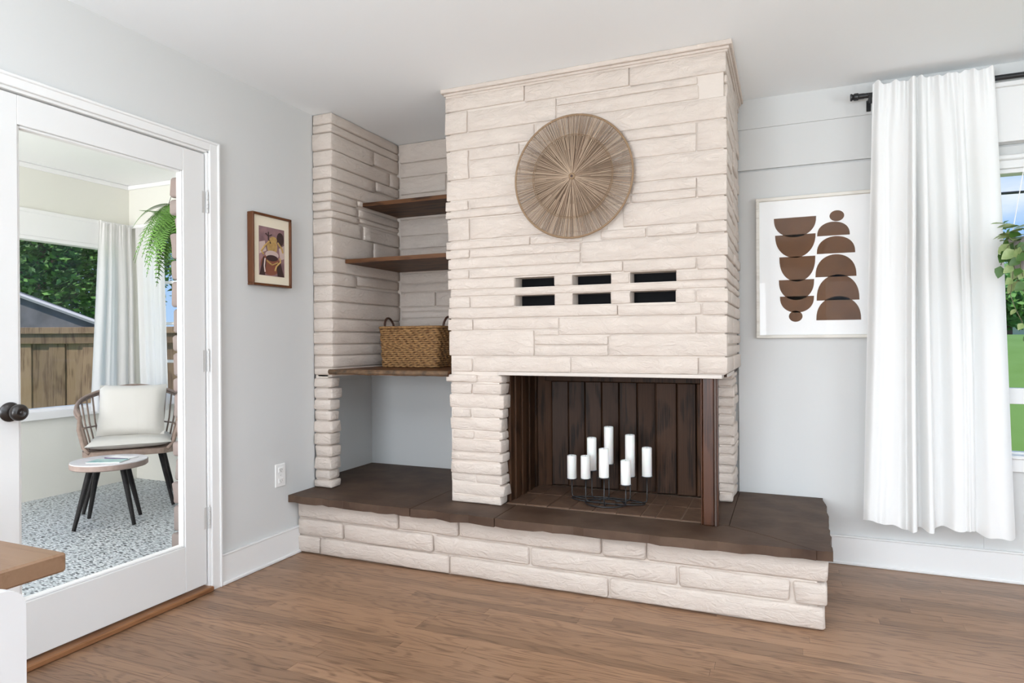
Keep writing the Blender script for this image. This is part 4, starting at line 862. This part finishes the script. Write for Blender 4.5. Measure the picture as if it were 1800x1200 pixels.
# ------------------------------------------------------------ outside
def terrain():
    q = MB(); nx, ny = 60, 40; v = []
    for j in range(ny + 1):
        for i in range(nx + 1):
            x = -40 + 90 * i / nx; y_ = -8 + 68 * j / ny; k = max(0, min(1, (y_ - 5) / 12)); z = -.5 + 1.72 * k * k * (3 - 2 * k) if x > -3 else -.5 + 1.72 * k * k * (3 - 2 * k) * max(0, 1 + (x + 3) / 6)
            v.append((x, y_, z))
    q.add(v, [(j * (nx + 1) + i, j * (nx + 1) + i + 1, (j + 1) * (nx + 1) + i + 1, (j + 1) * (nx + 1) + i) for j in range(ny) for i in range(nx)]); return q.build('ground', M['grass'], None, True, kind=st)
terrain()
fen = empty('board_fence', (0, 0, 0)); tag(fen, 'weathered brown board fence outside the far porch window', 'fence')
def cp(lat_, dep, z): return (rt.x * lat_ + fw.x * dep, rt.y * lat_ + fw.y * dep, z)
Mf = Matrix.Translation((0, 0, 0)) @ Matrix.Rotation(yaw, 4, 'Z')
l = -8.2; k = 0
while l < -3.2:
    w = [.2, .17, .2, .19][k % 4]; k += 1
    o = MB().box(l, l + w - .006, 7.5 + .02 * (k % 2), 7.53 + .02 * (k % 2), -.5, 1.22, .002, Mf).build('fence_board', M['fence'], fen, loc=cp(l, 7.5, 0)); l += w
MB().box(-8.2, -3.2, 7.44, 7.6, 1.265, 1.34, .004, Mf).build('cap_rail', M['fence'], fen); MB().box(-8.2, -3.2, 7.47, 7.499, 1.15, 1.265, .004, Mf).build('top_rail', M['fence'], fen)
sh = empty('garden_shed', (0, 0, 0)); tag(sh, 'weathered grey gabled shed roof behind the board fence', 'shed')
def sp(l_, d_, z): return Mf @ Vector((l_, d_, z))
q = MB(); A = [(-10.4, 9.2, .9), (-5.4, 9.2, 1.26), (-7.4, 9.2, 2.02)]; A = [(-9.6, 9.2, 1.2), (-5.6, 9.2, 1.30), (-7.6, 9.2, 2.05)]
q.add([sp(*a) for a in A] + [sp(a[0], 9.6, a[2]) for a in A], [(0, 1, 2), (3, 5, 4), (1, 4, 5, 2), (2, 5, 3, 0), (0, 3, 4, 1)]); q.build('gable', M['roof'], sh)
MB().tube([sp(-7.6, 9.15, 2.08), sp(-5.4, 9.15, 1.28)], .035, 6).build('roof_edge', M['gutter'], sh); MB().tube([sp(-7.6, 9.15, 2.08), sp(-9.8, 9.15, 1.2)], .035, 6).build('roof_edge', M['gutter'], sh)
MB().box(-9.4, -5.8, 9.25, 9.59, -.5, 1.25, 0, Mf).build('shed_wall', M['fence'], sh)
def tree(name, x, y_, z0, h, r_, lab, n=2600, ls=.16, mt='leafA', sub='leafB', seed=1):
    t = empty(name, (x, y_, z0)); tag(t, lab, 'tree', None); rr = random.Random(seed)
    q = MB(); q.tube([(0, 0, 0), (.05, .02, h * .4), (0, .1, h * .8)], [.16, .11, .04], 8)
    for k in range(9):
        a = rr.uniform(0, 6.28); q.tube([(0, .02, h * (.35 + .05 * k)), (math.cos(a) * r_ * .5, math.sin(a) * r_ * .5, h * (.5 + .05 * k)), (math.cos(a) * r_ * .9, math.sin(a) * r_ * .9, h * (.55 + .05 * k))], [.05, .03, .01], 5)
    q.build('trunk', M['twig'], t)
    for nm, mt_, cnt in (('crown', mt, n), ('crown', sub, n // 2)):
        q = MB()
        for i in range(cnt):
            while True:
                p = Vector((rr.uniform(-1, 1), rr.uniform(-1, 1), rr.uniform(-1, 1)))
                if .25 < p.length < 1 and noise.noise(p * 2.2 + Vector((seed, 0, 0))) > -.28: break
            c = Vector((p.x * r_, p.y * r_, h * .58 + p.z * h * .46)); d1 = Vector((rr.gauss(0, 1), rr.gauss(0, 1), rr.gauss(0, .5))).normalized(); d2 = d1.orthogonal().normalized(); s = ls * rr.uniform(.6, 1.3)
            q.add([c, c + d1 * s + d2 * s * .45, c + d1 * s * 2, c + d1 * s - d2 * s * .45], [(0, 1, 2, 3)])
        q.build(nm, M[mt_], t, kind='stuff')
a = cp(-10.2, 14, 0); tree('leafy_tree', a[0], a[1], -.5, 6.5, 2.6, 'large leafy green tree rising behind the shed, left of the porch curtain', 26000, .075, seed=1)
a = cp(-6.6, 18, 0); tree('leafy_tree', a[0], a[1], -.5, 6.2, 2.6, 'airy tree with brownish twigs behind the shed, right of the darker tree', 18000, .06, 'leafB', 'leafA', seed=2)
a = cp(-16.5, 19.5, 0); tree('leafy_tree', a[0], a[1], -.5, 7.5, 3.2, 'dark tree farthest away on the left, beyond the shed', 12000, .10, seed=3)
a = cp(-1.2, 19.5, 0); tree('leafy_tree', a[0], a[1], -.3, 6.0, 2.2, 'tall tree behind the side porch window', 9000, .10, 'leafB', 'leafA', seed=5)
tree('young_tree', 5.6, 22.0, 1.2, 1.9, 1.2, 'small bushy pale green tree across the lawn, seen under the hanging pothos', 1800, .13, 'leafB', 'leafB', seed=8)
tree('young_tree', 6.62, 27.5, 1.2, 4.0, .75, 'thin tree whose top twigs show against the sky in the right window', 500, .12, 'leafA', 'leafA', seed=11)
fh = empty('far_house', (10.2, 31, 1.2)); tag(fh, 'white single-storey house across the lawn behind the trees', 'house')
MB().box(-5, 5, -1, 4, -.3, .62).build('wall', M['siding'], fh); q = MB(); q.add([(-5.4, -1.5, .6), (5.4, -1.5, .6), (5.4, 1.5, 1.55), (-5.4, 1.5, 1.55), (-5.4, 4.5, .6), (5.4, 4.5, .6)], [(0, 1, 2, 3), (3, 2, 5, 4), (0, 3, 4), (1, 5, 2)]); q.build('roof', M['roof'], fh)
for x in (-3.4, -1.2, 1.2, 3.4): f_ = MB().box(x - .4, x + .4, -1.03, -.99, .0, .45).build('window', M['roof'], fh); MB().box(x - .34, x + .34, -1.04, -1.031, .05, .40).build('pane', M['void'], f_)
wr_ = empty('utility_wire', (0, 20, 4.8)); tag(wr_, 'dark overhead utility wire crossing the sky in the right window', 'wire')
MB().tube([(-14, 2, .6), (0, 0.5, .1), (6, 0, 0), (22, -1, .15)], .035, 6).build('cable', M['black'], wr_)
for x in (-14, 22): MB().tube([(x, 2 if x < 0 else -1, -4.2), (x, 2 if x < 0 else -1, .9)], .12, 8).build('pole', M['twig'], wr_)
